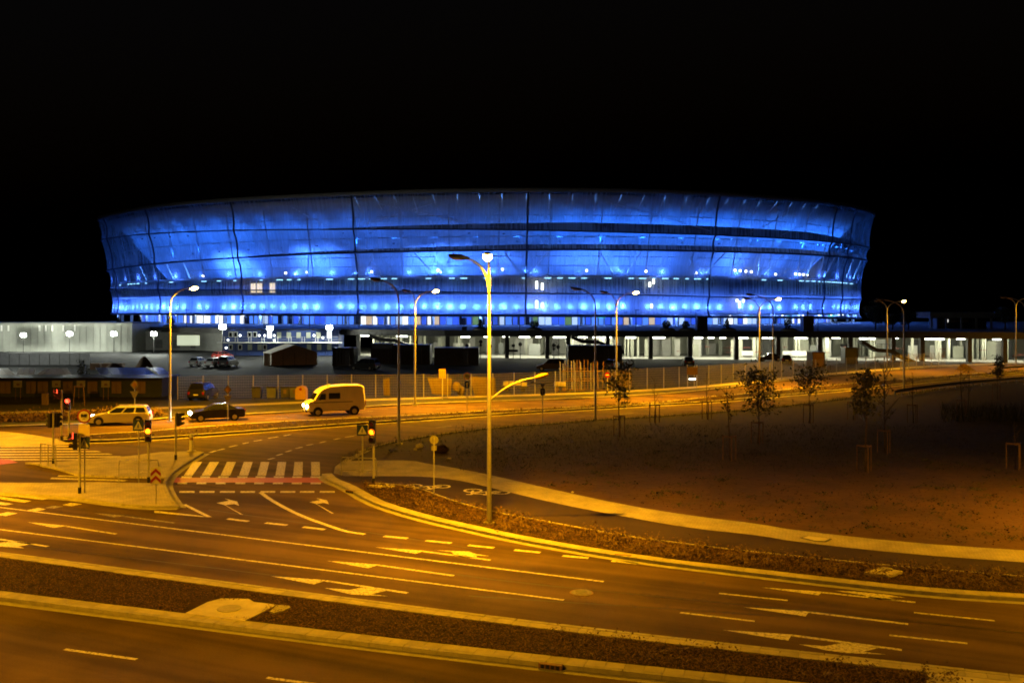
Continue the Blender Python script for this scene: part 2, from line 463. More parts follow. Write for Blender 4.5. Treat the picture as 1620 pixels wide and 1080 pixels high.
# peninsula: kerb, planting strip, cycle path, footpath, field
C_in = ext(WP([(525, 748), (534, 757), (560, 766.5), (599.5, 789), (639, 803), (698, 818.8), (757.5, 831.6), (816.8, 844.4), (880, 856), (949.5, 867.4), (1040, 881), (1147, 893.4), (1326, 913.8), (1469.6, 929), (1620, 938)], .12), 0, 30)
C_out = setz(offset(smooth(C_in, 1), -0.56), 0)
edge4 = smooth(F4, 1)
kerb('peninsula_kerb', C_out, 1, smooth_it=0)
field_pts = [p for p in edge4] + [Vector((190, 150, 0)), Vector((190, 10, 0))] + [p for p in reversed(offset(C_out, .5))]
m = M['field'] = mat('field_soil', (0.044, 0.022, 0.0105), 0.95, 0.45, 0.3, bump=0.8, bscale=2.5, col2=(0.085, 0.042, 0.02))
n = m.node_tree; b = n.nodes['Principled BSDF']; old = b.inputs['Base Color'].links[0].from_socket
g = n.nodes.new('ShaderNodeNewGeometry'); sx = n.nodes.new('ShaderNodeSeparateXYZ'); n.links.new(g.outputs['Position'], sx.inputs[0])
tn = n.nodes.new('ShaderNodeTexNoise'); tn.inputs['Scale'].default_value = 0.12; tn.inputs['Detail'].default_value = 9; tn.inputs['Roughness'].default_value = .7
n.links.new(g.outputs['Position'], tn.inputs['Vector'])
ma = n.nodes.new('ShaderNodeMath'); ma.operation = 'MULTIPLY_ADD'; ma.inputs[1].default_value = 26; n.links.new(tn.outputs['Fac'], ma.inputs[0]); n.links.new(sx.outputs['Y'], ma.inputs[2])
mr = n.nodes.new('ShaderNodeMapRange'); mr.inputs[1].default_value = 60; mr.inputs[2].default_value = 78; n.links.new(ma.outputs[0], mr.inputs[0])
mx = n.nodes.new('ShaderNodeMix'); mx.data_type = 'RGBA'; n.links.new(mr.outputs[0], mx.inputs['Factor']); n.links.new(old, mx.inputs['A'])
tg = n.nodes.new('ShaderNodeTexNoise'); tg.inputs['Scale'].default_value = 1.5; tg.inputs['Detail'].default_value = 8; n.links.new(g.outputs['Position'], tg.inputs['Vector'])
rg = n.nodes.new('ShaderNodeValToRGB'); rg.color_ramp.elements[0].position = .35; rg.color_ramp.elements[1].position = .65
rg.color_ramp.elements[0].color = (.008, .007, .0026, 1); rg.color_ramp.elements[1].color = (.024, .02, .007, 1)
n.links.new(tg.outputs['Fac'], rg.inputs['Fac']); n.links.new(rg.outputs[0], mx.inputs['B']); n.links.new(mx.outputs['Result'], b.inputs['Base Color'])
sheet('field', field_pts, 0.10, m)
EDGE = ext(WP([(575, 763), (598, 764), (630, 766), (662.6, 771.5), (686.5, 781), (720, 793), (738, 798), (777, 809), (880, 827.6), (987.4, 847.6), (1078, 859.3), (1147, 868), (1272.7, 881), (1398, 894), (1591, 909.5)], .12), 0, 30)
FL = ext(WP([(546, 752.7), (598, 752.7), (656, 752.7), (698, 755.5), (738, 761.5), (777, 771), (880, 796), (987.4, 816.5), (1091, 834.6), (1200, 846), (1255, 856), (1434, 875.5), (1620, 888.7)], .12), 0, 30)
FU = ext(WP([(555, 728.7), (600, 727.6), (650, 727.6), (682, 734), (698, 735.8), (771, 749.6), (880, 775), (987.4, 798), (1091, 815), (1200, 828), (1255, 838), (1434, 857.6), (1620, 870)], .12), 0, 30)
EDs, FLs, FUs = smooth(EDGE, 1), smooth(FL, 1), smooth(FU, 1)
sheet('planting_bed', EDs + offset(C_out, .5)[6:][::-1], 0.108, M['soil'])
tipc = WP([(546, 752.7), (560, 762), (575, 763)], .12)
sheet('cycle_path', FLs + EDs[::-1] + [tipc[1], G(536, 757, .12), G(531, 752.7, .12)], 0.114, M['cycle'])
sheet('footpath', FUs + FLs[::-1] + [G(528, 748, .12), G(530, 738, .12), G(547, 725, .12), G(574, 713, .12), G(592, 709.5, .12), G(572, 719, .12)], 0.119, M['footpath'])
# white edging blocks of the cycle path
eb = strip('path_edging', EDs, -0.05, 0.05, 0.122, M['kerb'])
em = MB().box((0, 0, 0), (0.96, 0.07, 0.05)).mesh('edging_block', M['slab'])
for p, q in zip(*(lambda r: (r[:-1], r[1:]))(resample(EDs, 1.0)[:110])):
    c = (p + q) / 2
    place('edging_block', em, eb, (c.x, c.y, 0.125), math.atan2(q.y - p.y, q.x - p.x) + R.uniform(-.02, .02))
# road-edge kerb of the field (pale blocks seen edge on)
kerb('field_kerb', setz(edge4, 0)[4:70], -1, slabs=False, gut=0.0, zt=0.14, smooth_it=0)
# traffic islands
I1 = WP([(-160, 742), (-20, 731), (63.5, 733.5), (63.5, 735), (88, 740), (119, 749), (156, 751.5), (189, 753), (262, 754.5), (264.5, 753), (272, 747), (280, 741), (302, 727), (323, 714.5), (310, 712.5), (253, 714.5), (205, 720.5), (100, 729), (40, 731)], .12)
I1 = I1[2:]
I2 = WP([(-160, 757), (0, 762.5), (79, 763), (155, 761.5), (258, 764), (261, 768), (267, 779), (275, 792), (281, 798.5), (227, 799), (174, 793), (126, 786.5), (79, 782), (0, 777.5), (-160, 766)], .12)
for isl in (I1, I2): struct('traffic_island', MB().prism([(p.x, p.y) for p in isl], 0.02, 0.112), M['paving'])
def ring_part(pl, i, j): return [p for p in pl[i:j]]
kerb('island_kerb', WP([(282.5, 800), (227, 800), (174, 794), (126, 787), (79, 783), (0, 778.5), (-120, 768)], .12), -1, slabs=False, gut=0.3, smooth_it=1)
kerb('island_kerb', WP([(323, 714.8), (302, 727), (280, 741), (266.5, 753.5), (261, 766), (267, 779), (275, 792), (282.5, 799.5)], .12), -1, slabs=False, gut=0.35, smooth_it=2)
# paved corner at the far left, with the zebra to the island
sheet('corner_paving', WP([(-300, 680), (0, 682), (40, 686), (90, 694), (112, 703), (40, 706), (-300, 712)]), 0.01, M['paving'])
# far median
f2, f3 = setz(F2s, .1), setz(F3s, .1)
sheet('far_median', offset(f2, -.1) + offset(f3, .1)[::-1], 0.10, M['soil'])
kb = strip('far_median_kerb', F2s, -0.35, 0.0, 0.125, M['kerb'])
strip('kerb_face', F3s, 0.0, 0.5, 0.125, M['kerb'], kb)
strip('far_edge_line', F3s, -0.75, -0.45, 0.006, M['paint'])
strip('far_lane_edge', F2s, 0.35, 0.5, 0.006, M['paint_faint'])
# verge, footway and parking beyond
FB = WP([(-300, 650), (0, 640), (300, 631), (560, 627.5), (740, 626.5), (900, 620), (1040, 613.5), (1120, 608.5), (1180, 603), (1280, 596.5), (1400, 587), (1500, 578.5), (1620, 571)], .06)
FBx = ext(FB, 60, 50)
sheet('verge', F1s + FBx[::-1], 0.05, M['turf'])
strip('verge_kerb', F1s, 0.0, 0.45, 0.115, M['kerb'])
FW = smooth(ext(WP([(-200, 660), (0, 653), (300, 644), (420, 638.5), (632, 630.5), (900, 623), (1040, 616.5), (1140, 609.5), (1238, 598), (1305, 592), (1380, 585.5), (1461, 579.5), (1543, 576), (1620, 573.5)], .06), 0, 30), 1)
strip('verge_footway', FW, -1.0, 1.0, 0.062, M['footpath'])
sheet('car_park', FBx + [Vector((300, 330, 0)), Vector((-300, 330, 0))], 0.045, M['asphalt_dark'])

# ---------------------------------------------------------------- road markings
ZM = 0.006
def mark(name, polys, m=None, z=ZM, parent=None):
    mb = MB()
    for p in polys: mb.flat([G(x, y, z) for x, y in p])
    return struct(name, mb, m or M['paint'], parent)
def line(name, pts, w, m=None, z=ZM, parent=None, it=0):
    pl = [G(x, y, z) for x, y in pts]
    if it: pl = smooth(pl, it)
    return strip(name, pl, -w / 2, w / 2, z, m or M['paint'], parent)
def zz(pts, s, ox, oy): return [(x / s + ox, y / s + oy) for x, y in pts]
q7 = lambda pts: zz(pts, 5.226, 250, 700)
# zebra crossing: each stripe a piece on the crossing's own sheet
zeb = mark('zebra_crossing', [q7([(110, 150), (1410, 150), (1410, 162), (110, 162)])], M['asphalt'], 0.003)
tops = [(290, 365), (428, 505), (570, 645), (710, 783), (850, 920), (990, 1060), (1128, 1197), (1265, 1337)]
bots = [(213, 285), (360, 435), (518, 595), (670, 745), (820, 892), (970, 1043), (1117, 1195), (1267, 1340)]
for (a, b), (c, d) in zip(tops, bots): mark('stripe', [q7([(a, 158), (b, 158), (d, 270), (c, 270)])], None, 0.007, zeb)
cyc = mark('cycle_crossing', [q7([(118, 287), (1398, 287), (1410, 300), (1413, 328), (108, 328), (108, 305)])], M['red'], 0.005)
for a, b in [(195, 280), (352, 430), (500, 585), (658, 740), (808, 890), (958, 1042), (1112, 1192), (1262, 1343)]:
    mark('dash', [q7([(a, 276), (b, 276), (b - 3, 290), (a - 3, 290)])], None, 0.009, cyc)
for a, b in [(160, 240), (318, 398), (475, 558), (638, 720), (795, 875), (948, 1032), (1105, 1188), (1260, 1345)]:
    mark('dash', [q7([(a + 2, 328), (b + 2, 328), (b, 341), (a, 341)])], None, 0.009, cyc)
gw = None
for a, b in [(175, 303), (342, 468), (510, 636), (680, 803), (845, 970), (1010, 1136), (1172, 1293), (1336, 1462)]:
    gw = mark('give_way_dash', [q7([(a + 3, 398), (b, 398), (b - 2, 412), (a, 412)])])
line('lane_line', [(412.5, 778.5), (428, 790), (453, 804), (479.6, 816.7), (508, 827), (544.7, 839.5), (560, 842), (577, 844.5)], 0.22, it=2)
arr1 = [(705, 594), (683, 592), (560, 520), (545, 512), (485, 497), (590, 478), (548, 460), (655, 485), (670, 520), (630, 505), (556, 514)]
arr2 = [(1453, 583), (1432, 582), (1318, 512), (1302, 503), (1250, 490), (1342, 473), (1308, 456), (1397, 475), (1413, 507), (1375, 496), (1310, 504)]
for a in (arr1, arr2): mark('turn_arrow', [q7(a)])
mark('chevron_line', [q7([(200, 510), (232, 507), (446, 613), (395, 609)]), q7([(-30, 560), (330, 600), (352, 610), (-30, 577)]), q7([(330, 600), (395, 609), (446, 614), (352, 610)])])
for d in [(360, 820, 393, 824), (420, 826.5, 454, 830), (479.6, 833, 514, 837), (607.4, 847.6, 645, 851), (673.6, 854.5, 713.7, 858.5), (740.7, 861.8, 781.6, 866), (813.8, 869.3, 854.7, 873.5), (890, 878.5, 931, 882), (967.7, 886.5, 1008, 890.5)]:
    line('edge_dash', [(d[0], d[1]), (d[2], d[3])], 0.24)
line('lane_line', [(-60, 794.5), (0, 802), (955, 919.3)], 0.13)
line('lane_line', [(-60, 829), (0, 837), (892, 948.3)], 0.13)
for d in [(1137.4, 937.8, 1246, 949), (1446, 968.3, 1573.5, 981.2), (1076, 968.2, 1194, 982), (1407, 1004, 1530.5, 1017), (102, 1026.3, 216, 1042), (421.7, 1071, 540, 1087), (-250, 983, -120, 999), (780, 1118, 930, 1136)]:
    line('lane_dash', [(d[0], d[1]), (d[2], d[3])], 0.13)
q6 = lambda pts: zz(pts, 5.0625, 560, 720)
q8 = lambda pts: zz(pts, 2.893, 500, 800)
q9 = lambda pts: zz(pts, 2.793, 1040, 820)
q4 = lambda pts: zz(pts, 5.0625, 0, 740)
def arrow(q, tip, b1, b2, end, turn=None, m=None):
    s0 = ((b1[0] + b2[0]) / 2, (b1[1] + b2[1]) / 2)
    polys = [q([tip, b1, b2])]
    o = mark('lane_arrow', polys + ([q(turn)] if turn else []), m)
    a, e = q([b1, end])
    line('shaft', [(a[0] - 1.5, a[1] + 1.0), (e[0], e[1])], 0.16, m, parent=o)
    return o
arrow(q6, (170, 733), (565, 762), (495, 786), (1092, 837), [(640, 756), (780, 763), (920, 768), (975, 787), (1085, 805), (978, 799), (988, 823), (808, 808), (785, 772)])
arrow(q8, (48, 250), (290, 267), (238, 284), (630, 318))
q3b = lambda pts: zz(pts, 3.0, 0, 800)
o = arrow(q3b, (1285, 332), (1550, 351), (1490, 371), (1935, 412))
mark('turn_head', [q8([(38, 374), (155, 383), (215, 371), (330, 385), (252, 402), (330, 412), (160, 404)])], parent=o)
arrow(q4, (215, 431), (543, 461), (430, 478), (930, 527))
arrow(q4, (755, 360), (1008, 381), (910, 393), (1395, 439), m=M['paint_faint'])
o = mark('turn_head', [q4([(-60, 600), (130, 588), (280, 605), (150, 625), (195, 641), (-60, 622)])]); line('shaft', q4([(-60, 562), (0, 570), (385, 627)]), 0.16, parent=o)
arrow(q9, (460, 303), (730, 322), (712, 338), (1140, 369), [(780, 317), (870, 321), (1010, 334), (1095, 348), (1022, 346), (1072, 362), (950, 353), (912, 337)])
arrow(q9, (380, 390), (670, 409), (655, 431), (1108, 465))
arrow(q9, (285, 490), (594, 511), (578, 538), (1080, 579), [(625, 554), (740, 562), (810, 549), (985, 568), (910, 587), (1010, 599), (830, 592), (745, 580)])
for p in ([(215, 338), (305, 318), (368, 329), (280, 348)], [(500, 294), (570, 277), (658, 288), (570, 305)], [(-40, 372), (60, 352), (142, 361), (45, 384)]): mark('stop_block', [q4(p)])
mark('stop_block', [q4([(362, 318), (430, 300), (508, 307), (430, 322)])], M['paint_faint'])
z2 = mark('zebra_crossing', [q4([(-100, 180), (-90, 180), (-90, 185), (-100, 185)])], M['asphalt'], 0.003)
for p in ([(-100, 185), (0, 195), (385, 245), (335, 254), (0, 214), (-100, 203)], [(-100, 218), (0, 228), (252, 263), (190, 276), (0, 248), (-100, 238)], [(-100, 258), (0, 270), (108, 286), (45, 297), (-100, 283)]): mark('stripe', [q4(p)], None, 0.007, z2)
# stripes across the narrow lane between the islands
z3 = mark('zebra_crossing', [q4([(500, 62), (510, 62), (510, 64), (500, 64)])], M['asphalt'], 0.003)
for p in ([(470, 57), (950, 71), (1055, 80), (1000, 84), (460, 67)], [(415, 76), (960, 92), (1025, 97), (990, 106), (400, 87)]): mark('stripe', [q4(p)], None, 0.007, z3)
# zebra over the far road (long pale stripes at the left)
q0 = lambda pts: zz(pts, 3.857, 0, 600)
z4 = mark('zebra_crossing', [q0([(10, 392), (20, 392), (20, 394), (10, 394)])], M['asphalt'], 0.003)
for y0, xr in ((404, 470), (420, 540), (436, 620), (452, 690), (468, 760), (484, 800)):
    mark('stripe', [q0([(-200, y0 + 2), (xr - 30, y0 - 1), (xr, y0 + 6), (-200, y0 + 10)])], None, 0.007, z4)
mark('cycle_crossing', [q0([(-200, 484), (60, 488), (110, 506), (0, 520), (-200, 524)])], M['red'], 0.01)
q38 = lambda pts: zz(pts, 3.857, 380, 600)
for x0, y0, x1, y1 in [(424, 726.5, 434, 724), (437.5, 720, 447, 717.5), (452, 714.5, 461, 712), (468, 709, 478, 706.8), (485, 704, 495, 702.2), (506, 700, 515, 698), (528, 695, 538, 693), (546, 691.3, 560, 689.3), (332, 715.5, 342, 712.5), (344, 712, 355, 709.5), (363, 706.5, 375, 704), (384, 701.5, 393, 699.5), (401, 697.5, 414, 695.5), (424, 693, 440, 690.5), (449, 689, 460, 686.8)]:
    line('guide_dash', [(x0, y0), (x1, y1)], 0.2)
for x0, y0, x1, y1 in [(832, 664.8, 856, 663), (902, 660.5, 926, 658.5), (980, 655, 1002, 653.3), (690, 676, 714, 673.5), (560, 688, 590, 684.5), (540, 653.5, 590, 650.2), (690, 646.5, 720, 645), (760, 643, 790, 641.6), (420, 662.5, 455, 660), (290, 671.5, 320, 669)]:
    line('far_dash', [(x0, y0), (x1, y1)], 0.16, M['paint_faint'])
# bicycle symbols on the cycle path (a flat painted drawing)
def bicycle(c, ang, s, z=0.119):
    mb = MB(); T = Matrix.Translation((c.x, c.y, z)) @ Matrix.Rotation(ang, 4, 'Z') @ Matrix.Scale(s, 4)
    def ringp(cx, cy, r, w, n=18):
        vs = []; fs = []
        for k in range(n):
            t = 2 * PI * k / n
            vs += [(cx + r * math.cos(t), cy + r * math.sin(t), 0), (cx + (r - w) * math.cos(t), cy + (r - w) * math.sin(t), 0)]
            fs.append((2 * k, 2 * ((k + 1) % n), 2 * ((k + 1) % n) + 1, 2 * k + 1))
        mb.add(vs, fs, M=T)
    def seg(a, b, w, dz):
        a, b = Vector((*a, dz)), Vector((*b, dz)); d = (b - a).normalized(); q = Vector((-d.y, d.x, 0)) * w / 2
        mb.add([a - q, b - q, b + q, a + q], [(0, 1, 2, 3)], M=T)
    ringp(-.55, 0, .36, .09); ringp(.55, 0, .36, .09)
    for k, (a, b) in enumerate([((-.55, 0), (-.2, .55)), ((-.2, .55), (.35, .55)), ((.35, .55), (0, 0)), ((0, 0), (-.25, .62)), ((-.55, 0), (0, 0)), ((.55, 0), (.3, .75)), ((.3, .75), (.5, .8)), ((-.38, .66), (-.12, .66))]): seg(a, b, .09, 0.001 + k * .0006)
    return struct('bicycle_symbol', mb, M['paint'])
bicycle(G(770, 777, .12), math.radians(160), 1.35)
bicycle(G(676, 768.5, .12), math.radians(172), 1.35)
bicycle(G(600, 769.5, .12), math.radians(5), .7, z=.125)
bicycle(G(228, 747, .12), math.radians(10), .7, z=.118)
# ---------------------------------------------------------------- stadium
CX, CY, SA, SB, SR, SN = -12.06, 361.2, 136.66, 113.3, -0.307, 2.107
def PL(t, off=0.0):
    c, s = math.cos(t), math.sin(t)
    x = SA * math.copysign(abs(c) ** (2 / SN), c); y = SB * math.copysign(abs(s) ** (2 / SN), s)
    X = x * math.cos(SR) - y * math.sin(SR); Y = x * math.sin(SR) + y * math.cos(SR)
    k = 1 + off / math.hypot(X, Y)
    return CX + X * k, CY + Y * k
NT = 720
TT = [2 * PI * i / NT for i in range(NT)]
px_of = lambda t, off=0: (lambda p: 810 + F * p[0] / p[1])(PL(t, off))
pxs = [px_of(t) for t in TT]
iL = min(range(NT), key=lambda i: pxs[i]); iR = max(range(NT), key=lambda i: pxs[i])
tL, tR = TT[iL], TT[iR]
if tR < tL: tR += 2 * PI                        # front side runs from tL (left limb) to tR (right limb) with growing t
def t_of(px, off=-3.0):
    lo, hi = tL, tR
    for _ in range(40):
        m_ = (lo + hi) / 2
        if px_of(m_, off) < px: lo = m_
        else: hi = m_
    return (lo + hi) / 2
def prof(z): return float(np.interp(z, [8, 13, 20.5, 25, 30.3, 38.8], [-4.2, -3.95, -3.3, -2.3, -1.3, 0.0]))
RY = {  # photographed rows of the rings that divide the skin
 'top': ([155, 245, 378, 563, 700, 833, 960, 1127, 1310, 1340, 1386], [348, 328.5, 318.5, 309.5, 305, 304, 304.5, 309, 323, 327, 341]),
 'one': ([155, 179, 245, 378, 563, 660, 820, 981, 1124, 1220, 1310, 1340, 1379], [381, 376, 369, 364, 363, 362.5, 363.5, 367.6, 371, 376, 382, 385.5, 391.5]),
 'two': ([155, 168, 246, 376, 400, 561, 660, 820, 981, 1124, 1220, 1306, 1337, 1379], [429, 426.5, 415, 407, 404.5, 398, 396.5, 394, 393.6, 396.7, 399, 403, 406, 412]),
 'three': ([155, 251, 378, 561, 820, 981, 1119, 1200, 1300, 1371], [457.6, 458.4, 458.6, 461, 463.5, 466, 469, 471, 472.5, 473.5]),
 'bot': ([155, 378, 560, 820, 980, 1220, 1368], [494.7, 495.5, 496.3, 497, 498, 500, 501.7])}
ZN = {'top': 38.8, 'one': 30, 'two': 24.5, 'three': 13.5, 'bot': 8.1}
def ring_z0(k, t):
    tt = t
    while tt < tL: tt += 2 * PI
    while tt >= tL + 2 * PI: tt -= 2 * PI
    off = prof(ZN[k])
    if tt > tR:                                   # the far side: blend from the right limb to the left one
        u = (tt - tR) / (tL + 2 * PI - tR)
        return lerp(ring_z0(k, tR - 1e-4), ring_z0(k, tL + 1e-4), u)
    x, y = PL(tt, off); px = 810 + F * x / y
    return H - (float(np.interp(px, *RY[k])) - HZ) * y / F
RT = {}
for k in RY:
    v = np.array([ring_z0(k, t) for t in TT]); ker = np.exp(-.5 * (np.arange(-40, 41) / 11.0) ** 2); ker /= ker.sum()
    RT[k] = np.convolve(np.concatenate([v[-40:], v, v[:40]]), ker, 'valid')
def ring_z(k, t): return float(np.interp(t % (2 * PI), TT + [2 * PI], np.append(RT[k], RT[k][0])))
stadium = thing('stadium', 'huge oval stadium wrapped in glowing blue translucent skin', 'stadium')
# membrane
mm = bpy.data.materials.new('membrane'); mm.use_nodes = True
n = mm.node_tree; n.nodes.remove(n.nodes['Principled BSDF'])
uvn = n.nodes.new('ShaderNodeUVMap'); sp = n.nodes.new('ShaderNodeSeparateXYZ'); n.links.new(uvn.outputs[0], sp.inputs[0])
wv = n.nodes.new('ShaderNodeMath'); wv.operation = 'PINGPONG'; wv.inputs[1].default_value = 0.55; n.links.new(sp.outputs['X'], wv.inputs[0])
lt = n.nodes.new('ShaderNodeMath'); lt.operation = 'LESS_THAN'; lt.inputs[1].default_value = 0.07; n.links.new(wv.outputs[0], lt.inputs[0])
tn = n.nodes.new('ShaderNodeTexNoise'); tn.inputs['Scale'].default_value = 0.12; tn.inputs['Detail'].default_value = 5; n.links.new(uvn.outputs[0], tn.inputs['Vector'])
op = n.nodes.new('ShaderNodeMapRange'); op.inputs[1].default_value = .3; op.inputs[2].default_value = .7; op.inputs[3].default_value = 0.28; op.inputs[4].default_value = 0.42
n.links.new(tn.outputs['Fac'], op.inputs[0])
ad = n.nodes.new('ShaderNodeMath'); ad.operation = 'MULTIPLY_ADD'; ad.inputs[1].default_value = 0.05; n.links.new(lt.outputs[0], ad.inputs[0]); n.links.new(op.outputs[0], ad.inputs[2])
mpv = n.nodes.new('ShaderNodeMapping'); mpv.inputs['Scale'].default_value = (1.6, .05, 1); n.links.new(uvn.outputs[0], mpv.inputs['Vector'])
tv = n.nodes.new('ShaderNodeTexNoise'); tv.inputs['Scale'].default_value = 1.0; tv.inputs['Detail'].default_value = 4; tv.inputs['Roughness'].default_value = .7; n.links.new(mpv.outputs[0], tv.inputs['Vector'])
mv = n.nodes.new('ShaderNodeMapRange'); mv.inputs[1].default_value = .3; mv.inputs[2].default_value = .7; mv.inputs[3].default_value = -.09; mv.inputs[4].default_value = .09; n.links.new(tv.outputs['Fac'], mv.inputs[0])
ad2 = n.nodes.new('ShaderNodeMath'); ad2.operation = 'ADD'; n.links.new(ad.outputs[0], ad2.inputs[0]); n.links.new(mv.outputs[0], ad2.inputs[1]); ad = ad2
tr = n.nodes.new('ShaderNodeBsdfTransparent'); tl = n.nodes.new('ShaderNodeBsdfTranslucent'); tl.inputs[0].default_value = (.62, .64, .66, 1)
df = n.nodes.new('ShaderNodeBsdfDiffuse'); df.inputs[0].default_value = (.25, .26, .27, 1)
m1 = n.nodes.new('ShaderNodeMixShader'); m1.inputs[0].default_value = 0.06; n.links.new(tl.outputs[0], m1.inputs[1]); n.links.new(df.outputs[0], m1.inputs[2])
m2 = n.nodes.new('ShaderNodeMixShader'); n.links.new(ad.outputs[0], m2.inputs[0]); n.links.new(tr.outputs[0], m2.inputs[1]); n.links.new(m1.outputs[0], m2.inputs[2])
n.links.new(m2.outputs[0], n.nodes['Material Output'].inputs[0])
M['membrane'] = mm
M['seam'] = mat('seam_cable', (0.03, 0.04, 0.07), 0.6, 0.1, 3)
M['girder'] = mat('girder_steel', (0.10, 0.11, 0.13), 0.6, 0.15, 2)
M['bowl'] = mat('bowl_concrete', (0.42, 0.42, 0.42), 0.85, 0.2, 0.25)
M['floor_slab'] = mat('floor_slab', (0.33, 0.33, 0.33), 0.85, 0.2, 0.4)
M['roof'] = mat('roof_sheet', (0.10, 0.09, 0.08), 0.7, 0.15, 0.4)
M['steel'] = mat('white_steel', (0.6, 0.62, 0.65), 0.45, 0.1, 3)
seams = [t_of(p) for p in (180, 246, 378, 563, 833, 1126, 1309, 1338)]
back = [seams[-1] + (seams[0] + 2 * PI - seams[-1]) * k / 9 for k in range(1, 9)]
bounds = seams + back + [seams[0] + 2 * PI]
order = ['bot', 'three', 'two', 'one', 'top']
arc = {}
def memb_panel(t0, t1, k0, k1):
    nu = max(3, int((t1 - t0) / 0.022)); nv = 7
    vs, uv, fs = [], [], []
    for i in range(nu + 1):
        t = lerp(t0, t1, i / nu); z0, z1 = ring_z(k0, t), ring_z(k1, t)
        for j in range(nv):
            v = j / (nv - 1); z = lerp(z0, z1, v)
            off = prof(z) - 0.55 * 4 * v * (1 - v)
            x, y = PL(t, off); vs.append((x, y, z)); uv.append((t * 125, z))
    for i in range(nu):
        for j in range(nv - 1):
            a = i * nv + j; fs.append((a, a + nv, a + nv + 1, a + 1))
    mb = MB(); mb.add(vs, fs, True)
    mb.obj('membrane_panel', mm, stadium, uv=uv)
for b0, b1 in zip(bounds[:-1], bounds[1:]):
    for k0, k1 in zip(order[:-1], order[1:]): memb_panel(b0, b1, k0, k1)
# seams and rings
for t in bounds[:-1]:
    pts = []
    for k0, k1 in zip(order[:-1], order[1:]):
        z0, z1 = ring_z(k0, t), ring_z(k1, t)
        for j in range(5):
            v = j / 4; z = lerp(z0, z1, v); x, y = PL(t, prof(z) - 0.55 * 4 * v * (1 - v) + 0.12); pts.append((x, y, z))
    MB().tube(pts, 0.25, 6).obj('seam_cable', M['seam'], stadium)
for k, r, dz in (('bot', .40, -.3), ('three', .19, 0), ('two', .25, -.2), ('one', .2, 0)):
    pts = []
    for i in range(181):
        t = tL + 2 * PI * i / 180; z = ring_z(k, t); x, y = PL(t, prof(z) + 0.08); pts.append((x, y, z + dz))
    MB().tube(pts, r, 6).obj('ring_truss', M['seam'], stadium)
def ring_band(segs, t0=None, t1=None, nn=180):
    """surface swept round the plan through (offset, height) pairs"""
    t0 = tL if t0 is None else t0; t1 = tL + 2 * PI if t1 is None else t1
    mb = MB(); q = len(segs); vs = []
    for i in range(nn + 1):
        t = lerp(t0, t1, i / nn)
        for off, z in segs:
            zz_ = z(t) if callable(z) else z
            x, y = PL(t, off); vs.append((x, y, zz_))
    fs = []
    for i in range(nn):
        for j in range(q - 1): fs.append((i * q + j, (i + 1) * q + j, (i + 1) * q + j + 1, i * q + j + 1))
    return mb.add(vs, fs, True)
ring_band([(-.3, lambda t: ring_z('top', t)), (.25, lambda t: ring_z('top', t) + .05), (.3, lambda t: ring_z('top', t) + 1.0), (-4, lambda t: ring_z('top', t) + 1.6), (-42, lambda t: ring_z('top', t) + 3.0)]).obj('roof', M['roof'], stadium)
TZ = lambda d: (lambda t: ring_z('top', t) + d)
ring_band([(-24, 18.2), (-19, 24), (-14, 29), (-11, 32.5)]).obj('bowl_wall', M['bowl'], stadium)
ring_band([(-11, 32.5), (-6.5, TZ(-2.2)), (-3.0, TZ(-.2)), (-16, TZ(.6))]).obj('roof_soffit', M['floor_slab'], stadium)
for z0, z1, o0, o1 in ((17.4, 18.1, -27, -5.4), (12.9, 13.4, -27, -4.7), (7.75, 8.3, -27, -4.7)):
    ring_band([(o0, z0), (o1, z0), (o1, z1), (o0, z1)]).obj('floor_slab', M['floor_slab'], stadium)
# the dark girder behind the upper skin and the one above the second ring
def taper(t, a, b): u = min(max((t - a) / (b - a), 0), 1); return min(1, 3.2 * u, 3.2 * (1 - u)) * .92 + .08
for k, p0, p1, base, hh, o0, o1 in (('one', 520, 1376, .3, 2.7, -3.3, -4.6), ('two', 400, 1384, .1, 1.5, -3.5, -4.3)):
    ta, tb_ = t_of(p0), t_of(p1)
    f0 = lambda t, k=k, base=base: ring_z(k, t) + base
    f1 = lambda t, k=k, base=base, hh=hh, ta=ta, tb_=tb_: ring_z(k, t) + base + .78 * hh * taper(t, ta, tb_)
    ring_band([(o0, f0), (o0 + .15, f1), (o1, f1), (o1, f0), (o0, f0)], ta, tb_, 90).obj('roof_girder', M['girder'], stadium)
ring_band([(-10.5, 8.3), (-10.5, 12.9)]).obj('ring_wall', mat('ring_wall', (.2, .2, .2), .85, .3, .3), stadium)
ring_band([(-10.2, 13.4), (-10.2, 17.4)]).obj('gallery_wall', mat('gallery_wall', (.10, .10, .11), .7, .2, .5), stadium)
ring_band([(-13.6, 4.6), (-13.6, 7.75)]).obj('base_wall', M['concrete_dark'], stadium)
def along(px0, px1, off, step, more=0.0):
    """plan points about step metres apart between two columns of the photo"""
    t, t1 = t_of(px0, off) - more, t_of(px1, off) + more; out = []
    while t < t1:
        x, y = PL(t, off); x2, y2 = PL(t + 1e-3, off)
        out.append((x, y, math.atan2(y2 - y, x2 - x), t)); t += step * 1e-3 / math.hypot(x2 - x, y2 - y)
    return out
# raking frames and purlins of the stand's back, seen through the skin
for x, y, a, t in along(182, 1370, -9, 13):
    x2, y2 = PL(t, -5.4); MB().bar((x, y, 18.1), (x2, y2, ring_z('top', t) - 2.2), .24).obj('raking_frame', M['floor_slab'], stadium)
for off, z, r in ((-8.6, 20.6, .1), (-7.9, 23.0, .1), (-6.9, 28.0, .14), (-6.0, 33.4, .12)):
    MB().tube([(*PL(lerp(tL, tR, k / 120), off), z) for k in range(121)], r, 5).obj('purlin', M['floor_slab'], stadium)
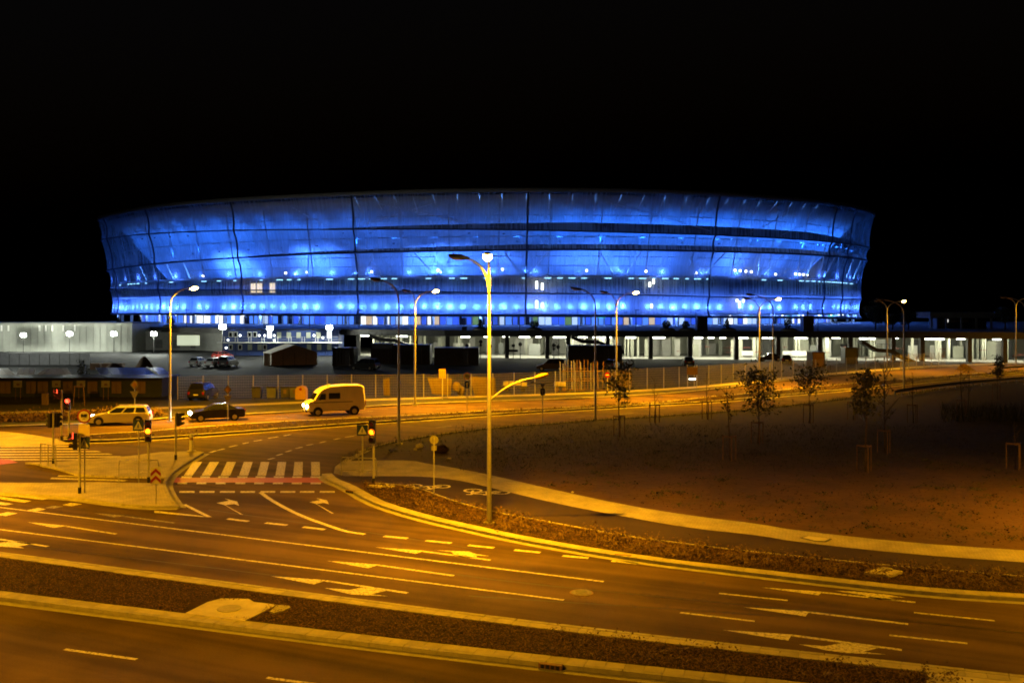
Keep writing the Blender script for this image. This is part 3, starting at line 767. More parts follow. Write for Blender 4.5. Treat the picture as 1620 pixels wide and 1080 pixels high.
# gallery windows
M['gal_glass'] = mat('gallery_glass', (0.02, 0.03, 0.06), 0.12, 0.0, spec=.5)
M['warm_window'] = emit('warm_lit_window', (1.0, 0.8, 0.5), 1.3)
wme = MB().box((0, 0, 0), (2.0, 0.08, 2.6)).mesh('window', M['gal_glass']); wml = MB().box((0, 0, 0), (2.0, 0.08, 2.6)).mesh('window', M['warm_window'])
fme = MB().box((0, 0, 0), (.22, .2, 3.8)).mesh('mullion', M['steel'])
for x, y, a, t in along(330, 575, -9.9, 2.25) + along(975, 1372, -9.9, 2.25):
    p = px_of(t, -9.9)
    place('window', wml if 398 < p < 436 and R.random() < .8 else wme, stadium, (x, y, 15.3), a)
    x2, y2 = PL(t + 1.12 / 130, -9.8); place('mullion', fme, stadium, (x2, y2, 15.4), a)
# ceiling strip lights under the gallery slab
sme = MB().box((0, 0, 0), (1.7, .3, .16)).mesh('strip_light', M['bluefit'])
for x, y, a, t in along(190, 1372, -5.9, 3.1):
    if R.random() < .52: place('strip_light', sme, stadium, (x, y, 17.3), a).scale = (R.choice((.5, .8, 1, 1.1)), 1, 1)
def aim(foot, top, k, cone=14):
    '''a small blue spotlight at a rod's foot, on its outer side, pointed along the rod'''
    out = Vector((foot.x - CX, foot.y - CY, 0)).normalized(); p = foot + out * .9 + Vector((0, 0, .2))
    place('added_spot', fit, stadium, (p.x, p.y, p.z - .3)).scale = (.6, .6, .6)
    d = (top - p).normalized()
    light('SPOT', p, (.10, .32, 1.0), P_BLUE * 5 * k, stadium, .12, d.to_track_quat('-Z', 'Y').to_euler(), cone, .9)
fit = MB().box((0, 0, 0), (.55, .35, .3)).mesh('light_fitting', M['fitting'])
# diagonal rods in front of the upper gallery and the short ones under the roof edge
for a, b in [(263, 276), (290, 302), (222, 233), (399, 403), (488, 487), (590.5, 579), (655, 688), (719, 694), (797, 825), (868.7, 836), (948, 971), (1015, 989), (1090, 1101), (1147, 1111), (1202, 1198), (1240, 1204), (1288, 1274), (1320, 1302), (1350, 1336), (1362, 1347)]:
    t0, t1 = t_of(a, -3.2), t_of(b, -5.2)
    x, y = PL(t0, -3.2); x2, y2 = PL(t1, -5.0)
    p_, q_ = Vector((x, y, ring_z('two', t0) - .5)), Vector((x2, y2, 18.1)); MB().cyl(p_, q_, .17, n=5).obj('diagonal_rod', M['steel'], stadium)
    mid = p_.lerp(q_, .55); tg = Vector((-(mid.y - CY), mid.x - CX, 0)).normalized() * (4.5 if q_.dot(Vector((1, 0, 0))) > p_.x else -4.5)
    l_ = Vector((mid.x, mid.y, 18.5)) + tg
    place('added_spot', fit, stadium, l_ - Vector((0, 0, .3))).scale = (.6, .6, .6)  # spot added beside each rod to make it stand out brighter
    light('SPOT', l_, (.10, .32, 1.0), P_BLUE * 3, stadium, .12, (mid - l_).normalized().to_track_quat('-Z', 'Y').to_euler(), 60, .5)
for a, b in [(560, 571), (592, 603), (622, 632), (652, 659), (684, 692), (723, 726.5), (758, 760.5), (794, 795.5), (833, 833), (870, 869.5), (907, 906), (944, 942), (985, 976), (1021, 1013), (1055, 1047), (1090, 1081), (1125, 1112), (1155, 1143), (1182, 1170), (1206, 1194), (1232, 1220), (1255, 1242), (1277, 1262), (1296, 1282)]:
    t0, t1 = t_of(a, -.6), t_of(b, -3)
    x, y = PL(t0, -1.0); x2, y2 = PL(t1, -4.0); z = ring_z('top', t0)
    p_, q_ = Vector((x, y, z - .2)), Vector((x2, y2, z - 3.2 - R.random())); MB().cyl(p_, q_, .16, n=5).obj('roof_strut', M['steel'], stadium)
    aim(q_ - Vector((0, 0, 1.5)), p_, .5 if a > 700 else .25)  # added narrow spot draws a bright streak at each strut
for a, b, c in ((600, 760, 1), (690, 570, 1), (960, 1120, 1), (1260, 1180, 1), (1310, 1230, 1), (460, 520, 1), (330, 420, 1)):
    t0, t1 = t_of(a, -2), t_of(b, -4); x, y = PL(t0, -2.6); x2, y2 = PL(t1, -3.0)
    pts = [PL(lerp(t0, t1, k / 8), -2.7) for k in range(9)]
    MB().tube([(q[0], q[1], lerp(ring_z('top', t0) - 2, ring_z('one', t1) + 1, k / 8)) for k, q in enumerate(pts)], .11, 5).obj('tension_cable', M['steel'], stadium)
# blue floodlight fittings: bright row at the foot, uplights on the gallery roof, sparse ones higher up
def blue(x, y, z, pw, rad=.25, fitme=fit, a=0, up=None, cone=140, hue=None):
    o = place('light_fitting', fitme, stadium, (x, y, z), a)
    if up is None: light('POINT', (0, 0, .4), (.055, .175, 1.0), pw, o, rad)
    else: light('SPOT', (0, .3, .4), hue or BLUE, pw, o, rad, (math.radians(90 + up), 0, 0), cone, .9)
for x, y, a, t in along(172, 1380, -5.3, 3.4):
    p = px_of(t, -5.3)
    if R.random() < .93: blue(x, y, 9.4 + R.uniform(0, .3), P_BLUE * R.uniform(.35, 1.0) * (1.3 if p < 480 else 1.0), .3, a=a)
for x, y, a, t in along(172, 1376, -12.0, 7.0, .3):
    p = px_of(t, -12)
    k = np.interp(p, [170, 300, 420, 560, 640, 720, 830, 880, 1000, 1120, 1200, 1376], [2.2, 2.4, 2.8, 2.4, 2.0, 2.2, 2.6, 2.0, 1.6, 1.3, 1.1, 1.3])
    blue(x + R.uniform(-1, 1), y, 18.3, P_BLUE * 1.9 * k * R.choice((.2, .4, .8, 1.6, 3.4)), .3, a=a, up=R.uniform(20, 34), cone=96, hue=(.04, .17, 1.0))
for x, y, a, t in along(180, 1370, -4.6, 11): blue(x, y, 18.5, P_BLUE * .28 * R.uniform(.2, 1.6), .3, a=a)  # points added just inside the skin to light rods and membrane
for x, y, a, t in along(176, 1376, -6.0, 11.0, .1):
    p = px_of(t, -6)
    k = np.interp(p, [170, 300, 540, 570, 700, 830, 900, 1100, 1376], [.7, 1.0, 1.2, .5, .5, .5, .65, .75, 1.0])
    blue(x, y, ring_z('two', t) + 2.2, P_BLUE * 2.6 * k * R.uniform(.3, 1.1), .4, a=a, up=20)
for x, y, a, t in along(200, 1376, -6.4, 9.0, .1):
    p = px_of(t, -6)
    k = np.interp(p, [170, 300, 540, 570, 800, 860, 1000, 1376], [.15, .3, .3, .07, .1, .5, 1.1, 1.4])
    blue(x, y, ring_z('one', t) - .6, P_BLUE * 3.0 * k * R.uniform(.6, 1.0), .4, a=a, up=26)
# white stair lights and the small white floods seen through the skin
wfit = MB().box((0, 0, 0), (.5, .25, 1.9)).mesh('stair_light', M['tube'])
for px, z, sc in ((849, 15.6, 1), (858, 15.2, .9), (849, 10.6, 1), (858, 10.4, .6), (1028, 15.8, .6), (1034, 16.6, .6), (1031, 10.2, .5), (1170, 10.6, .9), (1176, 11.6, .4), (1166, 11.7, .4)):
    x, y = PL(t_of(px, -8.5), -8.5); o = place('stair_light', wfit, stadium, (x, y, z)); o.scale = (1, 1, sc)
dot = MB().box((0, 0, 0), (.5, .3, .5)).mesh('white_floodlight', M['tube'])
for px, z in ((1163, 19.8), (1171, 19.7), (1180, 19.6), (1188.5, 19.5), (1258.5, 19.3), (1265, 19.2), (1271, 19.2), (1277, 19.1), (1227, 19.0), (1101, 18.9), (928, 19.3), (1022, 19.2), (588, 19.2), (693, 19.5), (795, 19.6), (321, 18.8), (452, 19.2), (486, 19.3)):
    x, y = PL(t_of(px, -7.5), -7.5); place('white_floodlight', dot, stadium, (x, y, z))
# ground floor: bays of glazing, doors and coloured panels
pane_m = [emit('pane_blue', (.10, .28, 1.0), .75), emit('pane_deep', (.05, .14, .75), .55), emit('pane_pale', (.55, .72, 1.0), .75), emit('pane_white', (1, 1, .86), 1.1), mat('pane_dark', (.02, .02, .03), .15, 0), emit('pane_wood', (.85, .55, .25), .6), emit('pane_green', (.25, .4, .10), .35)]
pane_me = [MB().box((0, 0, 0), (1.0, .08, 2.35)).mesh('glass_pane', q) for q in pane_m]
mul_me = MB().box((0, 0, 0), (.13, .2, 2.6)).mesh('mullion', M['steel'])
head_me = MB().box((0, 0, 0), (1.9, .2, .16)).mesh('door_head', M['steel'])
Wt = lambda p: ([5, 3, 2, 3, 2, 0, 0] if p < 560 else [2, 2, 2, 6, 3, 3, 0] if p < 700 else [6, 5, 3, 1, 2, 0, 1] if p < 940 else [6, 6, 2, 1.2, 2, 1, .4] if p < 1130 else [5, 5, 5, 2, 2, .4, 0])
cnt = 0
for x, y, a, t in along(178, 1372, -13.2, 1.75):
    p = px_of(t, -13.2); cnt += 1
    if cnt > 290: break
    k = R.choices(range(7), Wt(p))[0]
    if 325 < p < 395 and cnt % 2: k = 3
    if 460 < p < 560: k = R.choice((0, 0, 1))
    o = place('glass_pane', pane_me[k], stadium, (x, y, 6.45), a); o.scale = (R.choice((1.5, 1.6, 1.2)), 1, 1)
    if cnt % 2: x2, y2 = PL(t + .88 / 130, -13.05); place('mullion', mul_me, stadium, (x2, y2, 6.5), a)
    if cnt % 5 == 0: x2, y2 = PL(t, -12.9); place('door_head', head_me, stadium, (x2, y2, 7.5), a)
colm = MB().cyl((0, 0, 0), (0, 0, 8), .45, n=10).mesh('column', M['concrete'])
for x, y, a, t in along(180, 1372, -6.5, 13): place('column', colm, stadium, (x, y, 5.2)).scale = (1, 1, .33)
exm = MB().box((0, 0, 0), (2.0, .2, .55)).mesh('exit_sign', emit('exit_green', (.06, .7, .42), .7))
for px in (952, 1186, 1251, 1315):
    x, y = PL(t_of(px, -12), -12); place('exit_sign', exm, stadium, (x, y, 7.35))
blm = MB().box((0, 0, 0), (2.4, .2, .5)).mesh('blue_sign', emit('sign_blue_glow', (.05, .15, .6), .5))
for px in (602, 716, 738):
    x, y = PL(t_of(px, -12), -12); place('blue_sign', blm, stadium, (x, y, 7.35))
for x, y, a, t in along(186, 1366, -9.5, 10):
    p = px_of(t, -9)
    place('ceiling_lamp', dot, stadium, (x, y, 7.6)).scale = (.7, 1, .35)
    x, y = PL(t, -5.5); light('POINT', (x, y, 7.3), (.13, .3, 1.0), 800, stadium, .2)  # blue point added outward of the ceiling lamps to brighten the deck

# ---------------------------------------------------------------- esplanade on its undercroft
ZD, ZS = 5.2, 4.15
EDGEP = [(-260, 250), (-140, 246), (-100, 238), (-61, 208), (-31, 196), (-12.8, 187), (34, 181), (69, 175.5), (88, 168.5), (140, 160), (240, 158)]
esp = thing('esplanade', 'long raised concrete esplanade deck on columns below the stadium', 'esplanade')
deck = [Vector((x, y, 0)) for x, y in EDGEP]
def edge_at(px):
    """point of the deck's front edge seen in a photo column"""
    for a, b in zip(deck[:-1], deck[1:]):
        pa, pb = 810 + F * a.x / a.y, 810 + F * b.x / b.y
        if pa <= px <= pb:
            s = (px - 810) / F; t = (s * a.y - a.x) / ((b.x - a.x) - s * (b.y - a.y))
            return a.lerp(b, t)
    return deck[-1].copy()
poly = [(p.x, p.y) for p in deck] + [(240, 335), (-260, 335)]
MB().prism(poly, ZS + .003, ZD).obj('deck', M['concrete'], esp)
fb = offset(deck, 0)
for k, (a, b) in enumerate(zip(deck[:-1], deck[1:])):
    d = (b - a); L = d.length; ang = math.atan2(d.y, d.x); c = (a + b) / 2
    MB().box((0, 0, 0), (L + .1, .35, 1.15)).obj('edge_beam', M['deck_shade'], esp).matrix_local = Matrix.Translation((c.x, c.y - .12, ZD - .45)) @ Matrix.Rotation(ang, 4, 'Z')
M['uc_wall'] = mat('undercroft_wall', (.40, .41, .34), .85, .12, .35)
M['uc_floor'] = mat('undercroft_floor', (.36, .36, .33), .6, .15, .4)
bk = [p + Vector((0, 24 + 4 * (i % 2), 0)) for i, p in enumerate(deck[4:])]
bw = MB()
for a, b in zip(bk[:-1], bk[1:]): bw.add([(a.x, a.y, 0), (b.x, b.y, 0), (b.x, b.y, ZS), (a.x, a.y, ZS)], [(0, 1, 2, 3)])
bw.obj('back_wall', M['uc_wall'], esp)
bw = MB(); a = [Vector((-61, 214, 0)), Vector((-100, 243, 0)), Vector((-160, 250, 0))]
for p, q in zip(a[:-1], a[1:]): bw.add([(p.x, p.y, 0), (q.x, q.y, 0), (q.x, q.y, ZS), (p.x, p.y, ZS)], [(0, 1, 2, 3)])
bw.obj('side_wall', M['concrete'], esp)
MB().flat([(p.x, p.y, .075) for p in deck[3:]] + [(240, 200, .075), (-61, 240, .075)]).obj('undercroft_floor', M['uc_floor'], esp)
cm = MB().box((0, 0, ZS / 2), (.75, .75, ZS)).mesh('column', M['deck_shade']); cl = MB().box((0, 0, ZS / 2), (.7, .7, ZS)).mesh('column', M['uc_wall'])
for px in (566, 658, 708, 802, 866, 899, 962, 1030, 1092, 1166, 1232, 1298, 1347, 1415, 1461, 1536, 1592, 1660):
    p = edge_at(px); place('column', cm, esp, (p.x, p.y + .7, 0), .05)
for k in range(120):
    p = edge_at(R.uniform(575, 1680)); place('column', cl, esp, (p.x + R.uniform(-1, 1), p.y + R.choice((8.5, 14, 19)) + R.uniform(-.5, .5), 0)).scale = (R.choice((.25, .35, .5, .9)), 1, 1)
# partition panels, doors, shutters and red and white height bars inside the undercroft
pm = [M['uc_wall'], M['concrete'], mat('grey_shutter', (.2, .21, .2), .6, .1, 2), mat('pale_door', (.5, .5, .46), .6, .1, 2), mat('dark_opening', (.03, .03, .03), .8, .1, 2)]
pme = [MB().box((0, 0, 0), (2.6, .14, 3.4)).mesh('wall_panel', q) for q in pm]
for k in range(60):
    p = edge_at(575 + 1090 * (k + R.random()) / 60)
    o = place('wall_panel', R.choice(pme), esp, (p.x, p.y + R.uniform(9, 21), 1.72)); o.scale = (R.uniform(.25, .9), 1, R.choice((1, 1, .7)))
    o.location.z = 1.7 * o.scale.z + .05
rb = MB().box((0, 0, 0), (1.3, .08, .09)).mesh('height_bar', mat('height_bar_red', (.22, .06, .05), .6, .2, 3)); wb = MB().box((0, 0, 0), (2.2, .08, .9)).mesh('barrier_panel', M['white'])
for k in range(22):
    p = edge_at(R.uniform(1085, 1660)); place('height_bar', rb, esp, (p.x, p.y + R.uniform(3, 9), R.choice((2.0, 2.1, 2.2, 1.2)))).scale = (R.uniform(.3, 1.1), 1, 1)
for px in (1195, 1262, 1276, 1290): p = edge_at(px); place('barrier_panel', wb, esp, (p.x, p.y + 6, 1.0))
cbm = MB().box((0, 0, 0), (1.7, .5, .22)).mesh('ceiling_light', M['tube'])
for px, d, s in ((574, 4, 1.3), (630, 3, .8), (638, 3, .6), (735, 3, 1), (769, 6, .7), (800, 7, .8), (830, 3, 1.2), (853, 6, .6), (887, 3, 1.5), (925, 5, 1), (948, 3, 1.1), (962, 4, 1.1), (1001, 3, 1.1), (1045, 3, 1.5), (1110, 3, .9), (1132, 4, .6), (1149, 3, .6), (1178, 3, 1.5), (1219, 4, .5), (1227, 3, .5), (1271, 4, .5), (1276, 3, .5), (1281, 3, .5), (1340, 6, .8), (1380, 2.5, 1.6), (1436, 6, .7), (1474, 3, .6), (1490, 2.5, 1.7), (1545, 6, .8), (1600, 5, .8), (1650, 4, 1)):
    p = edge_at(px); o = place('ceiling_light', cbm, esp, (p.x, p.y + d, 3.95)); o.scale = (s, 1, 1)
    light('POINT', (p.x, p.y + d + 1.5, 3.3), CREAM, 600 * (.6 + .4 * s), esp, .3)
# the lit rooms at the left end of the undercroft
lw = MB().box((0, 0, 0), (2.3, .1, 2.2)).mesh('lit_window', emit('pale_room', (.85, .95, .65), .55))
for px in (284, 291, 298, 305, 312): p = AT(px, 536, 212); place('lit_window', lw, esp, (p.x, p.y, 2.6)).scale = (.45, 1, 1)
# plaza furniture on the deck
def deck_pt(px, d): p = edge_at(px); return Vector((p.x + (px - 810) / F * d, p.y + d, ZD))
pl0 = thing('plaza_lamp', '', 'lamp', (0, 0, 0), group='plaza lamps on the esplanade')
MB().cyl((0, 0, 0), (0, 0, 3.9), .07, .05, 6).obj('pole', M['darkmetal'], pl0); MB().box((.25, 0, 3.95), (.9, .3, .12)).obj('lamp_head', M['darkmetal'], pl0)
lampx = [295, 353, 418, 490, 568, 650, 734, 822, 914, 1006, 1101, 1199, 1294]
near = ['at the far left end of the deck', 'above the site cabins\' left end', 'behind the floodlight of the blue cabins', 'above the right half of the blue cabins', 'above the lit doors left of the staircase', 'between two tall street lamps', 'left of the tallest street lamp', 'just left of the middle skin seam', 'right of the lit stair lights', 'below the right middle of the skin', 'left of the dark deck kiosk', 'between the twin street lamps at right', 'right of the second dark kiosk']
for i, (px, s) in enumerate(zip(lampx, near)):
    p = deck_pt(px, 2 if px > 540 else 1.0); lab = 'slim dark unlit plaza lamp on the esplanade, ' + s
    if i == 0: pl0.location = p; pl0['label'] = lab
    else: dup(pl0, p, R.uniform(-.3, .3), lab)
def leafcloud(mb, c, r, n, s, rng, shell=0.5):
    for _ in range(n):
        while True:
            v = Vector((rng.uniform(-1, 1), rng.uniform(-1, 1), rng.uniform(-1, 1)))
            if shell < v.length < 1: break
        p = Vector(c) + Vector((v.x * r[0], v.y * r[1], v.z * r[2]))
        q = Vector((rng.uniform(-1, 1), rng.uniform(-1, 1), rng.uniform(-1, 1))).normalized()
        u = q.orthogonal().normalized() * s * rng.uniform(.6, 1.3); w = q.cross(u) * .6
        mb.add([p - u, p - w, p + u, p + w], [(0, 1, 2, 3)])
for i, (px, w, hh, cone, lab) in enumerate(((187, .7, 1.7, 1, 'leftmost clipped cone tree on the esplanade, by the grey hall'), (221, .8, 2.0, 1, 'clipped cone tree on the deck between the hall and a street lamp'), (271, .8, 1.9, 0, 'rounded deck tree right behind the left street lamp'), (760, .75, 1.7, 1, 'small pointed deck tree just left of the tallest street lamp'), (845, .95, 1.5, 0, 'round deck tree in front of the bright white stair light'), (1054, .8, 1.6, 0, 'round dark deck tree beside a glowing white pane'), (1085, .7, 1.5, 0, 'small round deck tree left of the dark kiosk'), (1150, .9, 1.8, 1, 'pointed dark deck tree right of the dark kiosk'), (1246, .65, 2.1, 0, 'tall narrow deck tree left of the second kiosk'))):
    p = deck_pt(px, 3.0)
    t = thing('deck_tree', lab, 'tree', p, group='small trees on the esplanade')
    MB().cyl((0, 0, 0), (0, 0, 1.0), .06, n=5).obj('trunk', M['bark'], t)
    mb = MB()
    if cone:
        for k in range(5): leafcloud(mb, (0, 0, .6 + hh * k / 5), (w * (1 - k / 5.6),) * 2 + (hh / 6,), 60, .16, R, .2)
    else: leafcloud(mb, (0, 0, .5 + hh / 2), (w, w, hh / 2), 260, .17, R, .3)
    mb.obj('crown', M['leaf_dark'], t)
    pt = thing('planter', 'low dark planter under the ' + lab.split(',')[0].split(' in front')[0].split(' on the')[0].split(' between')[0], 'planter', p - Vector((0, 1.0, 0)))
    MB().cyl((0, 0, 0), (0, 0, .45), 1.6, 1.4, 14).obj('rim', M['concrete_dark'], pt); MB().ball((0, 0, .42), (1.3, 1.3, .25), 10, 5).obj('soil_mound', M['soil'], pt)
for px, w, hh, lab, post in ((1110, 1.9, 2.7, 'dark square kiosk on the esplanade below a skin seam', 0), (1277, 1.9, 2.8, 'dark kiosk with a stub mast on its roof', 1), (735, .9, .75, 'low dark box on the deck left of the tallest lamp', 0)):
    k = thing('kiosk', lab, 'kiosk', deck_pt(px, 2))
    MB().box((0, 0, hh / 2), (w, 1.9, hh)).obj('body', M['darkmetal'], k); MB().box((0, 0, hh + .05), (w + .15, 2.05, .1)).obj('roof', M['black'], k)
    MB().box((0, -.97, hh * .45), (w * .4, .04, hh * .75)).obj('door', M['black'], k)
    if post: MB().cyl((.1, 0, hh + .1), (.1, 0, hh + .9), .13, n=6).obj('mast', M['darkmetal'], k)
# stairs hanging off the deck
def staircase(pts, lab):
    w = [edge_at(px) for px, _ in pts]
    t = thing('staircase', lab, 'staircase', (w[0].x, w[0].y - 2.6, 0))
    L = [Vector((a.x - w[0].x, 0, H - (py - HZ) * (w[0].y - 2.6) / F)) for a, (px, py) in zip(w, pts)]
    for i, (a, b) in enumerate(zip(L[:-1], L[1:])):
        n_ = 'flight' if abs(b.z - a.z) > .4 else 'landing'
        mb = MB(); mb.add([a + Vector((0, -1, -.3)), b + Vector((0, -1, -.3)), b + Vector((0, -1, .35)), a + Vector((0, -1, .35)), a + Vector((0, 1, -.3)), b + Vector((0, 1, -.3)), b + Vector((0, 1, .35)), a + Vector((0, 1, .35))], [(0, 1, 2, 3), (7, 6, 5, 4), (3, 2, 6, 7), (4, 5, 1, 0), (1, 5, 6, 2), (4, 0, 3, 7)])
        mb.obj(n_, M['deck_shade'], t)
        mb = MB()
        for k in range(5): q = a.lerp(b, k / 4); mb.cyl(q + Vector((0, -1, .35)), q + Vector((0, -1, 1.2)), .03, n=5)
        mb.cyl(a + Vector((0, -1, 1.2)), b + Vector((0, -1, 1.2)), .03, n=5).obj('handrail', M['darkmetal'], t)
staircase([(588, 531), (606, 537.5), (625, 538.5), (655, 551)], 'dark stair flight down from the deck behind the grey container')
staircase([(902, 533), (919, 540), (944, 541), (985, 557)], 'dark stair down from the deck behind the black container at centre')
staircase([(1352, 540), (1378, 554), (1402, 555), (1425, 567), (1452, 576)], 'long dark stair with landing left of the right-hand twin lamps')
# dark pavilion and trees at the right end
pv = thing('pavilion', 'low dark pavilion with blue-tinted flat roof right of the stadium', 'pavilion', (0, 0, 0))
p = AT(1470, 505, 205); q = AT(1572, 505, 205)
MB().box(((p.x + q.x) / 2, 208, 8.1), (q.x - p.x, 7, 1.2)).obj('roof', M['concrete_dark'], pv)
MB().box(((p.x + q.x) / 2 + 1, 209, 6.35), (q.x - p.x - 3, 4, 2.3)).obj('wall', M['darkmetal'], pv)
for k in range(5): MB().box((lerp(p.x + .5, q.x - .5, k / 4), 205, 6.35), (.35, .35, 2.3)).obj('post', M['concrete_dark'], pv)
MB().box((AT(1505, 505, 205).x, 206.9, 6.9), (.35, .1, .6)).obj('small_lamp', emit('small_lamp', (.9, .9, .8), 2), pv)
MB().box((AT(1525, 505, 205).x, 206.9, 6.8), (3.5, .1, .5)).obj('sign_board', M['rust'], pv)
for i, (px, r, hh, lab) in enumerate(((1385, 3.2, 5.6, 'large dark tree at the right end of the stadium'), (1437, 2.2, 4.0, 'dark bushy tree between stadium and pavilion'), (1412, 2.0, 3.0, 'lower dark shrub tree beside the twin street lamps'), (1590, 2.6, 4.5, 'dark tree right of the low pavilion'))):
    p = AT(px, 505, 196); t = thing('dark_tree', lab, 'tree', (p.x, 196, ZD), group='dark trees right of the stadium')
    mb = MB(); mb.tube([(0, 0, 0), (.1, 0, hh * .4), (0, .1, hh * .8)], [.16, .12, .05], 6)
    for k in range(4): mb.cyl((0, 0, hh * (.3 + .1 * k)), (math.cos(k * 1.7) * r * .6, math.sin(k * 1.7) * r * .6, hh * (.55 + .1 * k)), .06, .02, 5)
    mb.obj('trunk', M['bark'], t)
    mb = MB()
    for k in range(9): leafcloud(mb, (R.uniform(-.55, .55) * r, R.uniform(-.5, .5) * r, hh * R.uniform(.35, .95)), (r * .5, r * .5, hh * .2), 110, .2, R, .1)
    mb.obj('crown', M['leaf_dark'], t)
# ---------------------------------------------------------------- street lamps
def street_lamp(base, label, arms, hgt=10.9, low=None, power=1.0, z0=.1, cat='street lamp', grp='street lamps along the roads'):
    """arms: (direction in degrees, reach, lit)"""
    b = G(*base, z0) if len(base) == 2 else Vector(base)
    t = thing('street_lamp', label, cat, b, group=grp)
    hp = hgt - 1.5
    MB().cyl((0, 0, 0), (0, 0, hp), .105, .062, 10).obj('pole', M['pole'], t)
    mb = MB().cyl((0, 0, 0), (0, 0, .04), .26, n=10)
    for k in range(4): mb.cyl((.18 * math.cos(k * PI / 2 + .78), .18 * math.sin(k * PI / 2 + .78), .04), (.18 * math.cos(k * PI / 2 + .78), .18 * math.sin(k * PI / 2 + .78), .1), .025, n=5)
    mb.obj('base_plate', M['galv'], t)
    for deg, reach, lit in arms:
        d = Vector((math.cos(math.radians(deg)), math.sin(math.radians(deg)), 0))
        p0, p1, p2 = Vector((0, 0, hp - .05)), Vector((0, 0, hgt - .25)), d * reach + Vector((0, 0, hgt))
        pts = [p0 * (1 - u) ** 2 + p1 * 2 * u * (1 - u) + p2 * u * u for u in [k / 8 for k in range(9)]]
        MB().tube(pts, [.07 - .003 * k for k in range(9)], 7).obj('arm', M['pole'], t)
        Rm = Matrix.Translation(p2) @ Matrix.Rotation(math.radians(deg), 4, 'Z') @ Matrix.Rotation(math.radians(-8), 4, 'Y')
        h = MB().ball((.32, 0, .02), (.46, .17, .12), 10, 6, M=Rm).cyl((-.16, 0, 0), (0, 0, 0), .06, n=7, M=Rm).obj('lamp_head', M['darkmetal'] if not lit else M['pole'], t)
        MB().ball((.36, 0, -.05), (.34, .2, .18) if lit else (.28, .13, .09), 10, 6, M=Rm).obj('lens', M['sodium'] if lit else M['unlit_lens'], h)
        if lit:
            q = p2 + d * .36
            light('SPOT', (q.x, q.y, q.z - .22), SODIUM, P_SODIUM * power * lit, t, .15, (0, 0, 0), 176 if lit > 2.8 and len(base) == 2 else 168, .9)
    if low:
        deg, reach, zz_, lit = low
        d = Vector((math.cos(math.radians(deg)), math.sin(math.radians(deg)), 0))
        p0, p1, p2 = Vector((0, 0, zz_ - 1.0)), d * reach * .45 + Vector((0, 0, zz_ - .1)), d * reach + Vector((0, 0, zz_))
        pts = [p0 * (1 - u) ** 2 + p1 * 2 * u * (1 - u) + p2 * u * u for u in [k / 8 for k in range(9)]]
        MB().tube(pts, .035, 7).obj('low_arm', M['pole'], t)
        Rm = Matrix.Translation(p2) @ Matrix.Rotation(math.radians(deg), 4, 'Z') @ Matrix.Rotation(math.radians(-14), 4, 'Y')
        h = MB().ball((.25, 0, .02), (.32, .14, .10), 10, 6, M=Rm).obj('low_lamp_head', M['sign_yellow'], t)  # yellow head colour stands in for sodium light falling from above
        MB().ball((.27, 0, -.03), (.22, .1, .07), 10, 6, M=Rm).obj('lens', M['unlit_lens'], h)
    return t
street_lamp((774, 827), 'tallest lamp post with a dark arm left, a lit head and a low side lamp', [(180, 1.0, 0), (268, .9, 1.55)], 11.3, (0, 2.0, 6.2, 0))
street_lamp((631, 702), 'unlit lamp post with one dark arm, behind the amber traffic light', [(180, 1.2, 0)], 11.1)
street_lamp((656.5, 641), 'twin-armed lamp post with right head lit, on the far kerb beside the unlit one', [(165, .6, 0), (5, 1.6, 2.85)], 10.9)
street_lamp((942, 664), 'unlit single-arm lamp post left of the leafy staked tree', [(180, 1.3, 0)], 10.8)
street_lamp((975, 629), 'twin-armed lit lamp post rising right behind the leafy tree at centre', [(170, 1.0, 0), (5, 1.7, 2.4)], 10.9)
street_lamp((1201, 610), 'left of two crossing lamp posts at right, its right head lit', [(170, 1.1, 0), (5, 2.0, 2.4)], 10.4)
street_lamp((1223, 631), 'unlit hook-armed lamp post, right of the crossing pair above the bushy tree', [(172, 2.0, 0)], 10.6)
street_lamp((1403.5, 587), 'twin-armed lamp post with glowing head above the right end of the car park', [(172, 1.2, 0), (5, 2.2, 1.5)], 10.4)
street_lamp((1430, 622), 'unlit hook-armed lamp post at the start of the guard rail', [(172, 2.2, 0)], 10.2)
street_lamp((1607, 582), 'lamp post at the right edge of the picture, by the deck columns', [(172, 1.5, 0), (5, 2.0, 1.5)], 11.0)
street_lamp((1622, 608), 'unlit post cut by the right picture edge in front of the guard rail end', [(172, 2.2, 0)], 10.6)
street_lamp((269, 666), 'single lit lamp post behind the silver estate car', [(20, 1.5, 3.0)], 10.9)
# lamps of the same roads that stand just outside the picture and light its foreground
for (p, deg, pw), lab in zip((((-33, 41, .1), 300, 3.6), ((-46, 62, .1), 330, 3.2), ((-72, 88, .1), 345, 1.0), ((27, 21.5, .1), 120, .9), ((-16, 10, .1), 60, 2.2), ((30, 39, .1), 170, 1.2), ((92, 113, .1), 200, .5), ((64, 17, .1), 150, .2)), ('lamp post outside the frame left of the near islands', 'lamp post outside the frame left of the far zebra', 'lamp post outside the frame before the dark shed', 'lamp post below the frame on the near roadside', 'lamp post below the frame at the near left', 'lamp post out of frame behind the right end of the footpath', 'lamp post outside the frame right of the far guard rail', 'lamp post outside the frame at the right of the footpath')):
    street_lamp(p, lab, [(deg, 1.5, pw)], 11)

